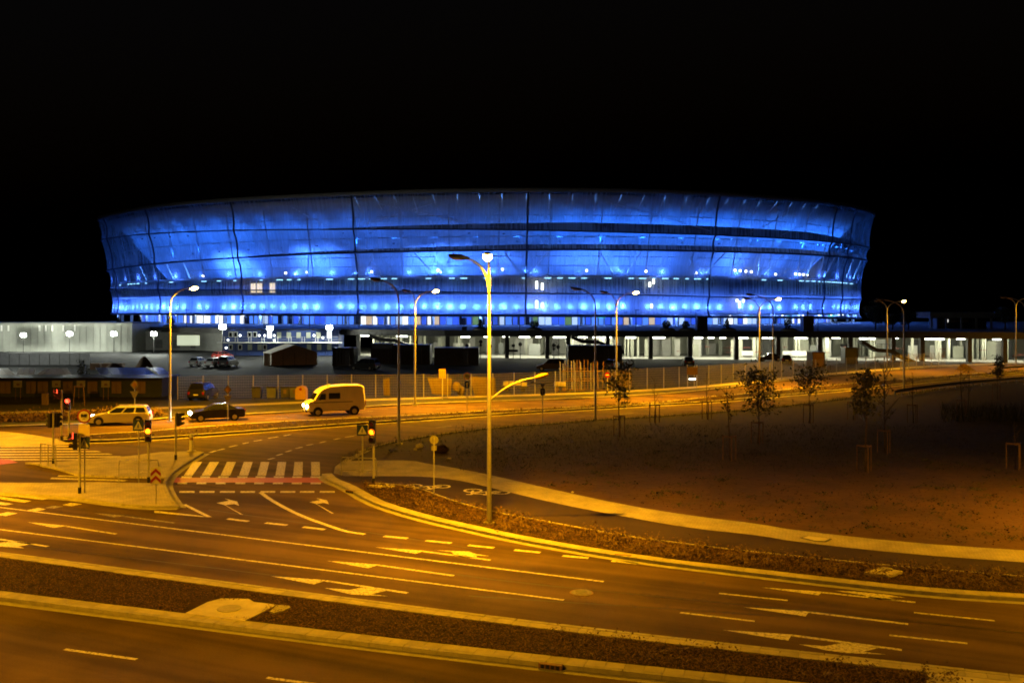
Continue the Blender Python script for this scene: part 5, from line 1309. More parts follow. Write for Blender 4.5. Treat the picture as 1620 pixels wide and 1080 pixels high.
# marquee tent
tc = AT(466, 578, 162); tw = 7.6; td = 6
te = thing('tent', 'pitched marquee tent with brown gable and bright white left side', 'tent', (tc.x, 162, .05), math.radians(26))
zr, ze = AT(0, 546, 162).z, AT(0, 558, 162).z
h2 = tw / 2
M['canvas'] = mat('tent_canvas', (.62, .58, .5), .8, .08, 1)
MB().add([(-h2, 0, 0), (h2, 0, 0), (h2, 0, ze), (0, 0, zr), (-h2, 0, ze)], [(0, 1, 2, 3, 4)]).obj('gable_front', mat('tan_canvas', (.55, .42, .28), .85, .12, 1.2), te)
MB().add([(-h2, td, 0), (h2, td, 0), (h2, td, ze), (0, td, zr), (-h2, td, ze)], [(4, 3, 2, 1, 0)]).obj('gable_back', M['canvas'], te)
for s in (-1, 1):
    MB().add([(s * h2, 0, 0), (s * h2, td, 0), (s * h2, td, ze), (s * h2, 0, ze)], [(0, 1, 2, 3)]).obj('side_wall', M['canvas'], te)
    MB().add([(s * (h2 + .2), -.15, ze - .12), (s * (h2 + .2), td + .15, ze - .12), (0, td + .15, zr + .04), (0, -.15, zr + .04)], [(0, 1, 2, 3)]).obj('roof_sheet', M['canvas'], te)
for x in (-h2 * .5, 0, h2 * .5): MB().box((x, -.03, ze * .5), (.05, .04, ze)).obj('seam', M['wood'], te)
sw = MB().add([(-h2 - 1.1, .5, 0), (-h2 - .05, .5, 0), (-h2 - .05, .5, ze * .95), (-h2 - 1.1, .5, ze)], [(0, 1, 2, 3)]).obj('side_flap', M['canvas'], te)
def container(px0, px1, pyt, d, dep, label, m, ribs=True, cat='container', name='site_container', top=None):
    x0, x1 = AT(px0, 560, d).x, AT(px1, 560, d).x; z = AT(0, pyt, d).z
    t = thing(name, label, cat, ((x0 + x1) / 2, d, .05)); w = x1 - x0
    MB().box((0, dep / 2, z / 2), (w, dep, z)).obj('body', m, t); MB().box((0, dep / 2, z + .04), (w + .1, dep + .1, .1)).obj('roof', M['black'], t)
    if ribs:
        nr = max(3, int(w / .5))
        rm = MB().box((0, 0, z / 2), (.09, .07, z * .9)).mesh('wall_rib', m)
        for k in range(nr): place('wall_rib', rm, t, (-w / 2 + w * (k + .5) / nr, -.035, .05))
    for s in (-1, 1): MB().box((s * (w / 2 - .06), -.05, z / 2), (.14, .12, z)).obj('corner_post', M['darkmetal'], t)
    if ribs:
        dr = MB().box((w * .22, -.06, z * .45), (min(1.1, w * .3), .08, z * .82)).obj('door', m, t); MB().cyl((w * .22 + .3, -.13, .2), (w * .22 + .3, -.13, z * .85), .025, n=5).obj('lock_bar', M['galv'], dr)
    return t
M['cgrey'] = mat('container_grey', (.10, .11, .14), .6, .15, 1); M['cblack'] = mat('container_black', (.05, .05, .055), .6, .2, 1)
container(526, 560, 551.5, 160, 4, 'dark box trailer right of the tent with two small lamps on top', M['cblack'])
for px in (537, 553): p = AT(px, 549.5, 160.5); boxthing('roof_lamp', 'small pale lamp %s on the dark box trailer roof' % ('left' if px < 545 else 'right'), 'lamp', (p.x, 160.5, p.z - .3), (.55, .3, .35), 0, M['white'], 'housing')
container(587, 622, 545, 166, 4, 'grey ribbed site container end, left half behind the unlit lamp post', M['cgrey'])
container(622.5, 680, 547, 164, 5, 'dark long site container right of the unlit lamp post', M['cblack'])
container(687, 757, 551.5, 162, 4, 'low black container left of the tallest lamp post', M['cblack'])
container(899, 984, 548, 163, 4, 'long black container behind the scaffold frame', M['cblack'])
container(1285, 1305, 558, 158, 3, 'brown boxy load with canvas sides right of the parked hatchback', mat('brown_box', (.10, .055, .03), .8, .2, 1), False)
container(1337, 1357, 551, 166, 2.2, 'dark square cabinet with pale frame before the long stair', M['cblack'], False)
# items in front of the undercroft: sign discs seen from behind, barriers
for i, (px, py, kind, lab) in enumerate(((760.5, 541, 'two', 'pair of dark sign discs left of the tallest lamp, lit undercroft behind'), (775, 548, 'one', 'small dark sign plate right behind the tallest lamp'), (812, 550, 'board', 'dark direction board on two posts before the bright undercroft'), (823, 545, 'one', 'dark round sign right of the direction board'), (876, 547, 'two', 'dark double sign beside the red column marker'), (883, 549, 'one', 'small round dark sign left of the black container'), (738.5, 547, 'one', 'tall thin post with yellowish sign above the low black container'))):
    p = edge_at(px); d = p.y - 4; q = AT(px, py, d); t = thing('yard_sign', lab, 'sign', (q.x, d, .06), group='signs before the undercroft')
    MB().cyl((0, 0, 0), (0, 0, q.z + .5), .05, n=6).obj('post', M['darkmetal'], t)
    T = Matrix.Translation((0, -.06, q.z)) @ Matrix.Rotation(-PI / 2, 4, 'Z')
    if kind == 'board': MB().box((.05, 0, -.6), (.06, 1.7, .45), M=T).obj('board', M['black'], t); MB().box((.05, 0, .35), (.06, .6, .5), M=T).obj('plate', M['black'], t)
    else:
        for k in range(2 if kind == 'two' else 1): MB().cyl((0, 0, -k * .62), (.03, 0, -k * .62), .36 - .1 * k, n=14, M=T).obj('plate', M['black'], t)
# hoarding, shed roofs, dark shed with pale panels at the left
ho = thing('hoarding', 'long dark tarpaulin-covered hoarding below the left floodlights', 'hoarding', (0, 0, 0))
d = 163; x0, x1, z = AT(-80, 570, d).x, AT(142, 570, d).x, AT(0, 558.5, d).z
nb = 14
for k in range(nb):
    u0, u1 = lerp(x0, x1, k / nb), lerp(x0, x1, (k + 1) / nb)
    MB().box(((u0 + u1) / 2, d + R.uniform(-.03, .03), z / 2), (u1 - u0 - .03, .16, z + R.uniform(-.04, .04))).obj('tarpaulin_panel', M['cblack'], ho)
    MB().box((u0, d - .1, z / 2), (.1, .1, z)).obj('post', M['darkmetal'], ho)
sh = thing('dark_shed', 'long low dark blue shed with pale shuttered panels along the left verge', 'shed', (0, 0, 0))
d = 103; x0, x1 = AT(-120, 620, d).x, AT(256, 620, d).x; z = AT(0, 599, d).z
MB().box(((x0 + x1) / 2, d + 2.5, z / 2), (x1 - x0, 5, z)).obj('wall', mat('shed_wall', (.022, .028, .05), .7, .2, .8), sh)
MB().box(((x0 + x1) / 2, d + 2.4, z + .06), (x1 - x0 + .4, 5.5, .12)).obj('roof', M['black'], sh)
M['tanpanel'] = mat('tan_panel', (.13, .087, .05), .7, .12, 1.5)
for a, b in ((-38, -22), (-16, -2), (0.5, 17), (42, 57), (60, 76), (100, 115), (139, 154), (177, 192), (215.5, 230)):
    u0, u1 = AT(a, 612, d).x, AT(b, 612, d).x; f = MB().box(((u0 + u1) / 2, d - .03, AT(0, 612.5, d).z), (u1 - u0, .08, 1.25)).obj('shutter', M['tanpanel'], sh)
    MB().box(((u0 + u1) / 2, d - .08, AT(0, 603.5, d).z), (u1 - u0, .05, .06)).obj('batten', M['wood'], f)
    MB().box(((u0 + u1) / 2, d - .085, AT(0, 612, d).z), (.04, .04, 1.2)).obj('batten', M['wood'], f)
for i, (px, lab) in enumerate(((28, 'leftmost pale notice board on a post before the dark shed'), (89, 'pale notice board above the slim red-topped signal'), (128, 'pale notice board on trestle legs above the round ban sign'), (167, 'rightmost pale notice board, left of the priority sign pair'))):
    p = AT(px, 608, d - 3); t = thing('notice_board', lab, 'notice board', (p.x, d - 3, 0.05), group='notice boards along the shed')
    MB().box((0, 0, p.z), (.85, .06, .68)).obj('board', M['sign_back'], t); MB().box((.05, -.04, p.z - .05), (.3, .03, .22)).obj('notice', M['wood'], t)
    for s in (-.25, .25): MB().cyl((s, .06, 0), (s, .06, p.z), .03, n=5).obj('leg', M['wood'], t)
b_ = G(125, 642, .06); tr_ = thing('trestle', 'wooden trestle frame standing in the verge right of the red light', 'trestle', b_)
for s in (-1, 1): MB().cyl((s * .55, 0, 0), (s * .42, 0, 1.85), .05, n=5).obj('leg', M['wood'], tr_)
MB().box((0, 0, 1.85), (1.0, .1, .1)).obj('cross_bar', M['wood'], tr_)
p = G(71.5, 640, .06); boxthing('utility_box', 'small tan utility box before the dark shed', 'utility box', p, (.5, .4, 1.1), 0, M['tanpanel'])
M['sheetmetal'] = mat('pale_roof_sheet', (.62, .63, .62), .5, .1, 1, spec=.5)
for i, (a, b, lab) in enumerate(((-30, 25, 'lit white shed roof cut by the left picture edge'), (26, 54, 'bright white corrugated roof, second from the left'), (57, 80, 'narrow white canopy roof in the middle of the row'), (82, 114, 'bright white sloping roof, rightmost beside a dark bush'))):
    d = 108.5; u0, u1 = AT(a, 590, d).x, AT(b, 590, d).x; zl, zt = 1.92, 2.08
    t = thing('shed_canopy', lab, 'shed', ((u0 + u1) / 2, d, .05), group='white-roofed sheds'); w = u1 - u0
    ns = max(3, int(w / .7)); dy = 10.5; sk = -(a + b) / 2 * 0 + (u0 + u1) / 2 / d * dy
    sm = MB().add([(-.33, 0, zl), (.33, 0, zl), (.33 + sk, dy, zt), (-.33 + sk, dy, zt), (-.33, 0, zl - .06), (.33, 0, zl - .06), (.33 + sk, dy, zt - .06), (-.33 + sk, dy, zt - .06)], [(0, 1, 2, 3), (7, 6, 5, 4), (0, 4, 5, 1), (1, 5, 6, 2), (2, 6, 7, 3), (3, 7, 4, 0)]).mesh('roof_sheet', M['sheetmetal'])
    for k in range(ns): o = place('roof_sheet', sm, t, (-w / 2 + w * (k + .5) / ns, 0, R.uniform(-.03, .03))); o.scale = (w / ns / .68, 1, 1)
    for s in (-1, 1): MB().box((s * (w / 2 - .1), .2, zl / 2 - .05), (.12, .12, zl - .05)).obj('post', M['darkmetal'], t)
bs = thing('blue_roof_shed', 'open shed with sloping blue sheet roof left of the street lamp', 'shed', (0, 0, 0))
d = 108.5; zl, zt = 1.93, 2.12
ba = [AT(px, 594, d).x for px in (160, 178, 196, 214, 232, 252, 274)]; tb = [AT(px, 582, d + 12).x for px in (150, 168, 186, 204, 222, 240, 256)]
M['bluesheet'] = mat('blue_sheet', (.06, .09, .30), .35, .15, 1, metal=.5)
for k in range(6): MB().add([(ba[k] + .05, d, zl), (ba[k + 1], d, zl), (tb[k + 1], d + 12, zt), (tb[k] + .05, d + 12, zt), (ba[k] + .05, d, zl - .06), (ba[k + 1], d, zl - .06), (tb[k + 1], d + 12, zt - .06), (tb[k] + .05, d + 12, zt - .06)], [(0, 1, 2, 3), (7, 6, 5, 4), (0, 4, 5, 1), (1, 5, 6, 2), (2, 6, 7, 3), (3, 7, 4, 0)]).obj('roof_sheet', M['bluesheet'], bs)
MB().bar((ba[5], d - .02, zl + .03), (tb[5] - .6, d + 12, zt + .06), .12).obj('roof_edge', M['white'], bs)
for x in ba[::2]: MB().box((x + .1, d + .1, zl / 2), (.12, .12, zl - .08)).obj('post', M['darkmetal'], bs)
for i, (px, py, w, hh, lab) in enumerate(((228, 583, 40, 2.1, 'brown heap of soil behind the blue-roofed shed'), (180, 583, 50, 1.1, 'low brown soil heap left of the blue-roofed shed'), (1525, 574.5, 34, .9, 'low dark mound of earth before the right undercroft'))):
    d = min(150, 14260 / (py + 3 - HZ)); p = AT(px, py, d); t = MB()
    rr = w / 2 * d / F
    nu, nv = 26, 9; vs = [(0, 0, hh)]; fs = []
    for j in range(1, nv):
        for k in range(nu):
            a = 2 * PI * k / nu; q = j / (nv - 1); rj = rr * q * (1 + .12 * math.sin(3 * a + i) + R.uniform(-.05, .05))
            vs.append((rj * math.cos(a), rj * math.sin(a) * .8, hh * (math.cos(q * PI) * .5 + .5) + R.uniform(-.08, .08) * (1 - q)))
    for k in range(nu): fs.append((0, 1 + k, 1 + (k + 1) % nu))
    for j in range(nv - 2):
        for k in range(nu): fs.append((1 + j * nu + k, 1 + (j + 1) * nu + k, 1 + (j + 1) * nu + (k + 1) % nu, 1 + j * nu + (k + 1) % nu))
    o = t.add(vs, fs, True).obj('earth_mound', M['earth'], None, (p.x, d, .04)); tag(o, lab, 'mound')
for i, px in enumerate((152, 170, 188)):
    d = 150; p = AT(px, 580, d); boxthing('material_crate', ('left', 'middle', 'right')[i] + ' of three brown crates behind the blue-roofed shed', 'crate', (p.x, d, .05), (1.4, 1.2, AT(0, 575, d).z), 0, M['rust'], 'body')
# yard trees at left
def bush(px, py, d, r, hh, n_, lab, leaf='leaf_dark', cat='bush', name='bush', grp=None):
    p = AT(px, py, d); t = thing(name, lab, cat, (p.x, d, .05), group=grp)
    MB().cyl((0, 0, 0), (0, 0, hh * .6), .08, .03, 6).obj('trunk', M['bark'], t); mb = MB()
    for k in range(6): leafcloud(mb, (R.uniform(-.4, .4) * r, R.uniform(-.4, .4) * r, hh * R.uniform(.3, .8)), (r * .6, r * .6, hh * .25), n_ // 6, .13, R, .1)
    mb.obj('crown', M[leaf], t)
bush(128, 590, 118, 1.0, 3.4, 260, 'dark bush between the white roofs and the blue-roofed shed')
# fence along the car park
fpts = resample(ext(WP([(281, 632), (300, 631.5), (560, 628.5), (740, 627.5), (900, 621), (1040, 614), (1120, 609), (1180, 604), (1280, 597), (1400, 588), (1500, 579.5)], .06), 0, 1), 2.5)
fe = thing('wire_fence', 'long grey wire mesh fence along the car park behind the far road', 'fence', (0, 0, 0))
pm_ = MB().box((0, 0, 1.22), (.07, .07, 2.45)).mesh('post', M['galv'])
pn = MB()
for k in range(9): pn.box((0, 0, .2 + k * .27), (2.44, .014, .016))
for k in range(14): pn.box((-1.12 + k * .172, .01, 1.28), (.011, .011, 2.2))
pn = pn.mesh('mesh_panel', M['fence_wire'])
for a, b in zip(fpts[:-1], fpts[1:]):
    place('post', pm_, fe, (a.x, a.y, .03), math.atan2(b.y - a.y, b.x - a.x)); c = (a + b) / 2
    place('mesh_panel', pn, fe, (c.x, c.y, .03), math.atan2(b.y - a.y, b.x - a.x))
for a, b, i in ((.0, .45, 0), (.45, 1, 1)): pass
# wheelie bins and the yellow recycling bank at the fence
for i, (px, py, m_, lab) in enumerate(((402, 632, 'cblack', 'leftmost dark wheeled bin behind the fence'), (426, 632, 'cgrey', 'dark wheeled bin second from the left behind the fence'), (448, 632, 'cblack', 'dark bin with a pale label, second from the yellow bank'), (463, 632, 'cgrey', 'dark bin with pale label right beside the yellow bank'))):
    b = G(px, py, .05); t = thing('waste_bin', lab, 'bin', b + Vector((0, 1.2, 0)), group='bins behind the fence')
    MB().box((0, 0, .62), (.85, .8, 1.05), taper=1.1).obj('body', M[m_], t); MB().box((0, .02, 1.2), (1.0, .95, .12), taper=.85).obj('lid', M['black'], t)
    if i > 1: MB().box((0, -.46, .75), (.28, .03, .4)).obj('paper_label', M['tanpanel'], t)
    for s in (-1, 1): MB().cyl((s * .35, -.1, .09), (s * .35, .1, .09), .09, n=8).obj('wheel', M['rubber'], t)
b = G(477, 631, .05); t = thing('recycling_bank', 'yellow round-topped recycling bank with red mark left of the van', 'recycling bank', b)
pr = [(-.55, 0), (.55, 0), (.55, 1.0), (.38, 1.28), (0, 1.4), (-.38, 1.28), (-.55, 1.0)]
MB().add([(x, -.5, z) for x, z in pr] + [(x, .5, z) for x, z in pr], [tuple(range(7)), tuple(range(7, 14))[::-1]] + [((i + 1) % 7, i, 7 + i, 7 + (i + 1) % 7) for i in range(7)]).obj('body', M['yellow'], t)
MB().cyl((0, -.52, 1.05), (0, -.5, 1.05), .15, n=12).obj('opening', M['sign_red'], t)
for s in (-1, 1): MB().box((s * .4, 0, -.03), (.15, .7, .1)).obj('foot', M['darkmetal'], t)
# leaning formwork panels, scaffold frame, plank stacks behind the fence
for i, (q, lab) in enumerate(((((676, 598), (715, 598), (713, 625), (684, 623)), 'leaning brown formwork panel right of the twin lamp post'), (((742, 596), (783, 597), (786, 626), (752, 627)), 'wide tan formwork panel behind the 40 sign'), (((606, 600), (616, 598), (617, 625), (607, 626)), 'narrow leaning panel left of the unlit lamp post'))):
    d = 104.5 + i * .3; w = [AT(x, y, d) for x, y in q]
    c = sum(w, Vector()) / 4; t = thing('formwork_panel', lab, 'panel', (c.x, d, .05), group='formwork panels behind the fence')
    mb = MB(); f_ = [p - Vector((c.x, d, .05)) for p in w]; bk_ = [p + Vector((0, .12, 0)) for p in f_]
    mb.add(f_ + bk_, [(0, 1, 2, 3), (7, 6, 5, 4), (0, 4, 5, 1), (1, 5, 6, 2), (2, 6, 7, 3), (3, 7, 4, 0)]).obj('sheet', M['tanpanel'], t)
    for u in (.2, .5, .8): MB().bar(f_[0].lerp(f_[1], u) + Vector((0, -.05, -.05)), f_[3].lerp(f_[2], u) + Vector((0, -.05, .05)), .07).obj('batten', M['wood'], t)
for i, (px, lab) in enumerate(((722, 'crumpled tan sack between the formwork panels'), (728, 'lower brown sack between the formwork panels'))):
    p = AT(px, 618, 104); t = MB()
    o = t.ball((0, 0, .5 + .5 * (1 - i)), (.45, .35, .55), 12, 8).obj('sand_sack', M['tanpanel'], None, (p.x, 104.2 + i * .7, .05)); tag(o, lab, 'sack')
sc_ = thing('scaffold_frame', 'scaffold frame of many upright steel tubes behind the fence', 'scaffold', (G(922, 617, .05)))
k_ = sc_.location.y / F
for px, yt in ((886, 573), (891, 576), (894, 571), (898, 570), (904, 572), (907, 570), (909.5, 574), (912, 570), (917, 570), (919, 574), (924, 570), (931, 571), (934, 574), (938, 573), (946, 573), (954, 572)):
    MB().cyl(((px - 922) * k_, R.uniform(-1.2, 1.2), 0), ((px - 922) * k_, R.uniform(-1.2, 1.2), (618 - yt) * k_), .055, n=6).obj('upright', M['rust'] if R.random() < .5 else M['galv'], sc_)
for yb, x0, x1, dy in ((587, 888, 962, -1.2), (585, 893, 930, 1.2), (602, 893, 958, -1.2), (616, 886, 962, -1.2), (601, 895, 950, 1.2)):
    MB().cyl(((x0 - 922) * k_, dy, (618 - yb) * k_), ((x1 - 922) * k_, dy, (618 - yb) * k_), .06, n=6).obj('ledger', M['rust'], sc_)
for i, (px, yt, w, lab) in enumerate(((968, 588, 1.0, 'upright tan stack of planks left of the leafy tree top'), (983, 586, 1.2, 'upright plank stack right behind the leafy tree'), (993, 588, .9, 'rightmost upright plank stack by the wire fence'))):
    b = G(px, 613, .05); t = thing('plank_stack', lab, 'plank stack', b, group='upright plank stacks')
    for k in range(5): MB().box((-w / 2 + w * (k + .5) / 5, R.uniform(-.06, .06), (613 - yt) * b.y / F / 2 + R.uniform(-.1, .1)), (w / 5.6, .3, (613 - yt) * b.y / F)).obj('plank', M['tanpanel'], t)
for i, (px, w, lab) in enumerate(((815, 3.0, 'low flat trailer with a pale load left of the blue arrow sign'), (886, 1.4, 'low stack of pale slabs at the foot of the scaffold frame'))):
    b = G(px, 619, .05); t = thing('trailer' if i == 0 else 'slab_stack', lab, 'trailer' if i == 0 else 'slab stack', b)
    MB().box((0, 0, .55), (w, 1.4, .18)).obj('bed', M['darkmetal'], t)
    for k in range(4): MB().box((-w * .35 + w * .23 * k, R.uniform(-.1, .1), .85 + R.uniform(-.05, .1)), (w * .2, 1.1, .42)).obj('load', M['slab'], t)
    for s in (-1, 1): MB().cyl((s * w * .3, -.75, .28), (s * w * .3, -.6, .28), .27, n=12).obj('wheel' if i == 0 else 'bearer', M['rubber'] if i == 0 else M['wood'], t)
b = G(1095, 612, .06); t = thing('direction_board', 'brown board on two posts with a white lit strip, right of the bare sapling', 'board', b)
for s in (-1, 1): MB().cyl((s * .55, 0, 0), (s * .55, 0, 2.6), .05, n=6).obj('post', M['galv'], t)
MB().box((0, -.06, 1.9), (1.3, .06, .9)).obj('board', M['wood'], t); MB().box((.0, -.1, .95), (.75, .08, .14)).obj('lit_strip', M['tube'], t)
# guard rail at the right
def guard(pts, label):
    pl = resample(smooth([G(x, y, .1) for x, y in pts], 2), 2.0); t = thing('guard_rail', label, 'guard rail', pl[0]); o = pl[0]
    for a, b in zip(pl[:-1], pl[1:]):
        p, q = a - o, b - o; v = (b - a).normalized(); s = Vector((-v.y, v.x, 0)) * -.06
        MB().add([p + s + Vector((0, 0, .42)), q + s + Vector((0, 0, .42)), q + s * 1.8 + Vector((0, 0, .52)), p + s * 1.8 + Vector((0, 0, .52)), q + s + Vector((0, 0, .6)), p + s + Vector((0, 0, .6)), q + s * 1.8 + Vector((0, 0, .68)), p + s * 1.8 + Vector((0, 0, .68)), q + s + Vector((0, 0, .75)), p + s + Vector((0, 0, .75))], [(0, 1, 2, 3), (3, 2, 4, 5), (5, 4, 6, 7), (7, 6, 8, 9)]).obj('rail', M['galv'], t)
        MB().box(tuple(p + Vector((0, 0, .36))), (.1, .06, .75)).obj('post', M['galv'], t)
guard([(1416, 628), (1432, 625), (1461, 620.5), (1522, 613), (1620, 605), (1720, 597)], 'steel guard rail curving along the near road edge at right')
guard([(1575, 588.5), (1620, 585.5), (1720, 580)], 'far steel guard rail below the right edge lamp post')

# ---------------------------------------------------------------- saplings in the field
def stakes(t, w=.9, h=1.5, n_=3):
    for k in range(n_):
        a = 2 * PI * k / n_ + .5; MB().cyl((w / 2 * math.cos(a), w / 2 * math.sin(a), 0), (w / 2 * math.cos(a), w / 2 * math.sin(a), h), .035, n=6).obj('stake', M['wood'], t)
        b = 2 * PI * (k + 1) / n_ + .5
        MB().bar((w / 2 * math.cos(a), w / 2 * math.sin(a), h - .06), (w / 2 * math.cos(b), w / 2 * math.sin(b), h - .06), .06).obj('cross_batten', M['wood'], t)
def sapling(base, top, label, leafy=0, cw=0, c0=.45, stk=True, limbs=7, name='sapling', cat='tree', lean=0):
    b = G(*base, .1); hgt = (base[1] - top) * b.y / F
    t = thing(name, label, cat, b, group='young trees in the field')
    rng = random.Random(int(base[0]))
    pts = [Vector((0, 0, 0))]
    for k in range(1, 7): pts.append(Vector((pts[-1].x + rng.uniform(-.05, .05) + lean / 6, pts[-1].y + rng.uniform(-.05, .05), hgt * k / 6)))
    rr = max(.028, .011 * hgt)
    mb = MB().tube(pts, [rr * (1 - .75 * k / 6) for k in range(7)], 6)
    tips = []
    for k in range(limbs):
        u = lerp(c0, .95, (k + rng.random() * .6) / limbs); p = Vector((lean * u, 0, hgt * u)); a = rng.uniform(0, 2 * PI)
        L = (cw or hgt * .12) * rng.uniform(.6, 1.1) * (1.15 - .5 * u)
        q = p + Vector((math.cos(a) * L, math.sin(a) * L, L * rng.uniform(.5, 1.3)))
        mb.tube([p, p.lerp(q, .5) + Vector((0, 0, -.05)), q], [rr * .45, rr * .3, rr * .15], 4); tips += [q, p.lerp(q, .6)]
        for _ in range(4):
            q2 = p.lerp(q, rng.uniform(.3, .8)); w = q2 + Vector((rng.uniform(-.4, .4), rng.uniform(-.4, .4), rng.uniform(.1, .5))) * (L * .7)
            mb.cyl(q2, w, rr * .2, rr * .08, 3, caps=False); tips.append(w)
    mb.obj('trunk', M['bark'], t)
    if leafy:
        mb = MB()
        for _ in range(leafy):
            q = rng.choice(tips) + Vector((rng.gauss(0, 1), rng.gauss(0, 1), rng.gauss(0, .8))) * (cw * .22)
            nn = Vector((rng.uniform(-1, 1), rng.uniform(-1, 1), rng.uniform(-.4, 1))).normalized(); u = nn.orthogonal().normalized(); u = Matrix.Rotation(rng.uniform(0, 6.28), 3, nn) @ u
            s = rng.uniform(.08, .15); w = nn.cross(u) * s * .5; u *= s
            mb.add([q - u, q - w, q + u, q + w], [(0, 1, 2, 3)])
        mb.obj('crown', M['leaf'], t)
    if stk: stakes(t)
    return t
sapling((980, 690), 580, 'leafy young tree with stakes at field centre, before the plank stacks', 520, 1.25, .42, limbs=12)
sapling((1036, 669), 596, 'bare staked sapling right of the central leafy tree', stk=True)
sapling((1119, 663), 588, 'bare staked sapling left of the bushy tree, at the road edge')
sapling((1155, 728), 612, 'bare twiggy tree just left of the big bushy tree, stakes in the dark', 30, .7, .5, limbs=12)
sapling((1199, 702), 594, 'broadest leafy staked tree, before the crossing lamp posts', 900, 1.65, .36, limbs=16)
sapling((1280, 669), 592, 'flat-crowned leafy staked tree right of the crossing lamp posts', 560, 1.6, .5, limbs=12)
sapling((1350, 664), 590, 'tall bare staked sapling between the flat-crowned and the dense tree', limbs=9)
sapling((1369, 746), 592, 'dense tall leafy tree on three pale stakes, right of centre field', 720, 1.0, .5, limbs=14)
sapling((1400, 717), 578, 'bare many-stemmed young tree beside the dense leafy one', 60, 1.1, .25, limbs=18)
sapling((1445, 669), 588, 'thin bare sapling behind the start of the guard rail')
sapling((1523, 660), 572, 'bare staked sapling, left of the pair before the guard rail', limbs=9)
sapling((1531, 657), 580, 'second bare sapling of the close pair before the guard rail', stk=False)
sapling((1578, 632), 564, 'small oval leafy tree at right, before the guard rail', 480, .8, .45, limbs=10)
sapling((1606, 742), 668, 'short bare sapling on stakes at the right picture edge', 0, .3)

# ---------------------------------------------------------------- ground cover: mulch, low shrubs, grass
def scatter(name, label, pts, s0, s1, m, rng, up=.35, zoff=0.0, tall=0):
    """pts: list of ground points; one small leaf, chip or blade each"""
    n_ = len(pts); P_ = np.array(pts, float); V = np.zeros((n_, 4 if not tall else 3, 3))
    a = rng.uniform(0, 2 * np.pi, n_); s = rng.uniform(s0, s1, n_); tilt = rng.uniform(-up, up, (n_, 2))
    u = np.stack([np.cos(a), np.sin(a), tilt[:, 0]], 1) * s[:, None]; w = np.stack([-np.sin(a), np.cos(a), tilt[:, 1]], 1) * (s * .55)[:, None]
    if tall:
        h_ = rng.uniform(.5, 1, n_) * tall; lean = rng.normal(0, .3, (n_, 2)) * h_[:, None]
        V[:, 0] = P_ - w * .5; V[:, 1] = P_ + w * .5; V[:, 2] = P_ + np.stack([lean[:, 0], lean[:, 1], h_], 1)
        f = np.arange(n_ * 3).reshape(-1, 3)
    else:
        P_ = P_ + np.array([0, 0, zoff]); V[:, 0] = P_ - u; V[:, 1] = P_ - w; V[:, 2] = P_ + u; V[:, 3] = P_ + w
        V[:, :, 2] += (rng.uniform(0, .05, n_))[:, None]
        f = np.arange(n_ * 4).reshape(-1, 4)
    me = bpy.data.meshes.new(name); me.from_pydata(V.reshape(-1, 3).tolist(), [], f.tolist()); me.materials.append(m)
    o = bpy.data.objects.new(name, me); COL.objects.link(o); o['kind'] = 'stuff'; o['label'] = label
    return o
def between(a, b, n_, rng, bias=1.0):
    """random points between two polylines of equal course"""
    ra, rb = resample(a, .5), resample(b, .5); out = []
    for _ in range(n_):
        k = rng.random(); p = ra[int(k * (len(ra) - 1))]
        q = min(rb, key=lambda r: (r - p).length_squared) if False else rb[int(k * (len(rb) - 1))]
        out.append(tuple(p.lerp(q, rng.random())))
    return out
g = np.random.default_rng(3)
mu, ml = offset(MU, -.62), offset(ML, .62)
def within(a, b, n_, z):
    """points between two long polylines, matched by x"""
    xa = [p.x for p in a]; ya = [p.y for p in a]; xb = [p.x for p in b]; yb = [p.y for p in b]
    ia, ib = np.argsort(xa), np.argsort(xb); lo, hi = max(min(xa), min(xb)), min(max(xa), max(xb))
    x = g.uniform(lo, hi, n_); y1 = np.interp(x, np.array(xa)[ia], np.array(ya)[ia]); y2 = np.interp(x, np.array(xb)[ib], np.array(yb)[ib])
    y = y1 + (y2 - y1) * g.random(n_)
    return np.stack([x, y, np.full(n_, z)], 1)
pts = within(mu, ml, 42000, .095); padc = G(350, 962, .12)
pts = pts[~((np.abs(pts[:, 0] - padc.x - .1) < 1.2) & (np.abs(pts[:, 1] - padc.y) < .85))]
pts = pts[pts[:, 0] < G(1455, 1058, .1).x]
scatter('bark_mulch', 'brown bark mulch covering the near median', pts, .012, .042, M['chip'], g, .6)
pts = within(EDs, offset(C_out, .62), 50000, .112)
scatter('bark_mulch', 'brown mulch in the planting bed along the curved kerb', pts, .012, .042, M['chip'], g, .6)
def tufts(name, label, pts, n_, r, hh, m, s0, s1):
    out = []
    for p in pts:
        k = max(3, int(n_ * g.uniform(.4, 1.3))); q = g.normal(0, 1, (k, 3)) * np.array([r, r, hh * .4]); q[:, 2] = np.abs(q[:, 2]); out.append(q + np.array(p))
    return scatter(name, label, np.concatenate(out), s0, s1, m, g, .9)
c = within(EDs, offset(C_out, .7), 620, .12)
tufts('low_shrubs', 'low reddish shrubs planted in the bed along the curved kerb', c, 46, .17, .34, M['shrub'], .02, .06)
c = within(mu, ml, 240, .1); c = c[(c[:, 0] > 1) & (c[:, 0] < 11.2)]
tufts('low_shrubs', 'thin weeds and low shrubs at the right end of the near median', c, 34, .14, .26, M['shrub'], .02, .05)
mu2, ml2 = setz(F2s, .1), setz(F3s, .1)
c = within(mu2, ml2, 700, .1); tufts('low_shrubs', 'low dark shrubs along the far median', c, 16, .3, .18, M['shrub'], .04, .09)
hg = WP([(-140, 672), (0, 667), (60, 665), (145, 661), (200, 659.5), (262, 657)], .06)
c = within(offset(hg, -.8), offset(hg, .9), 330, .08)
o = tufts('hedge', 'low reddish-brown hedge between the far kerb and the left footway', c, 70, .32, .75, M['shrub'], .05, .11)
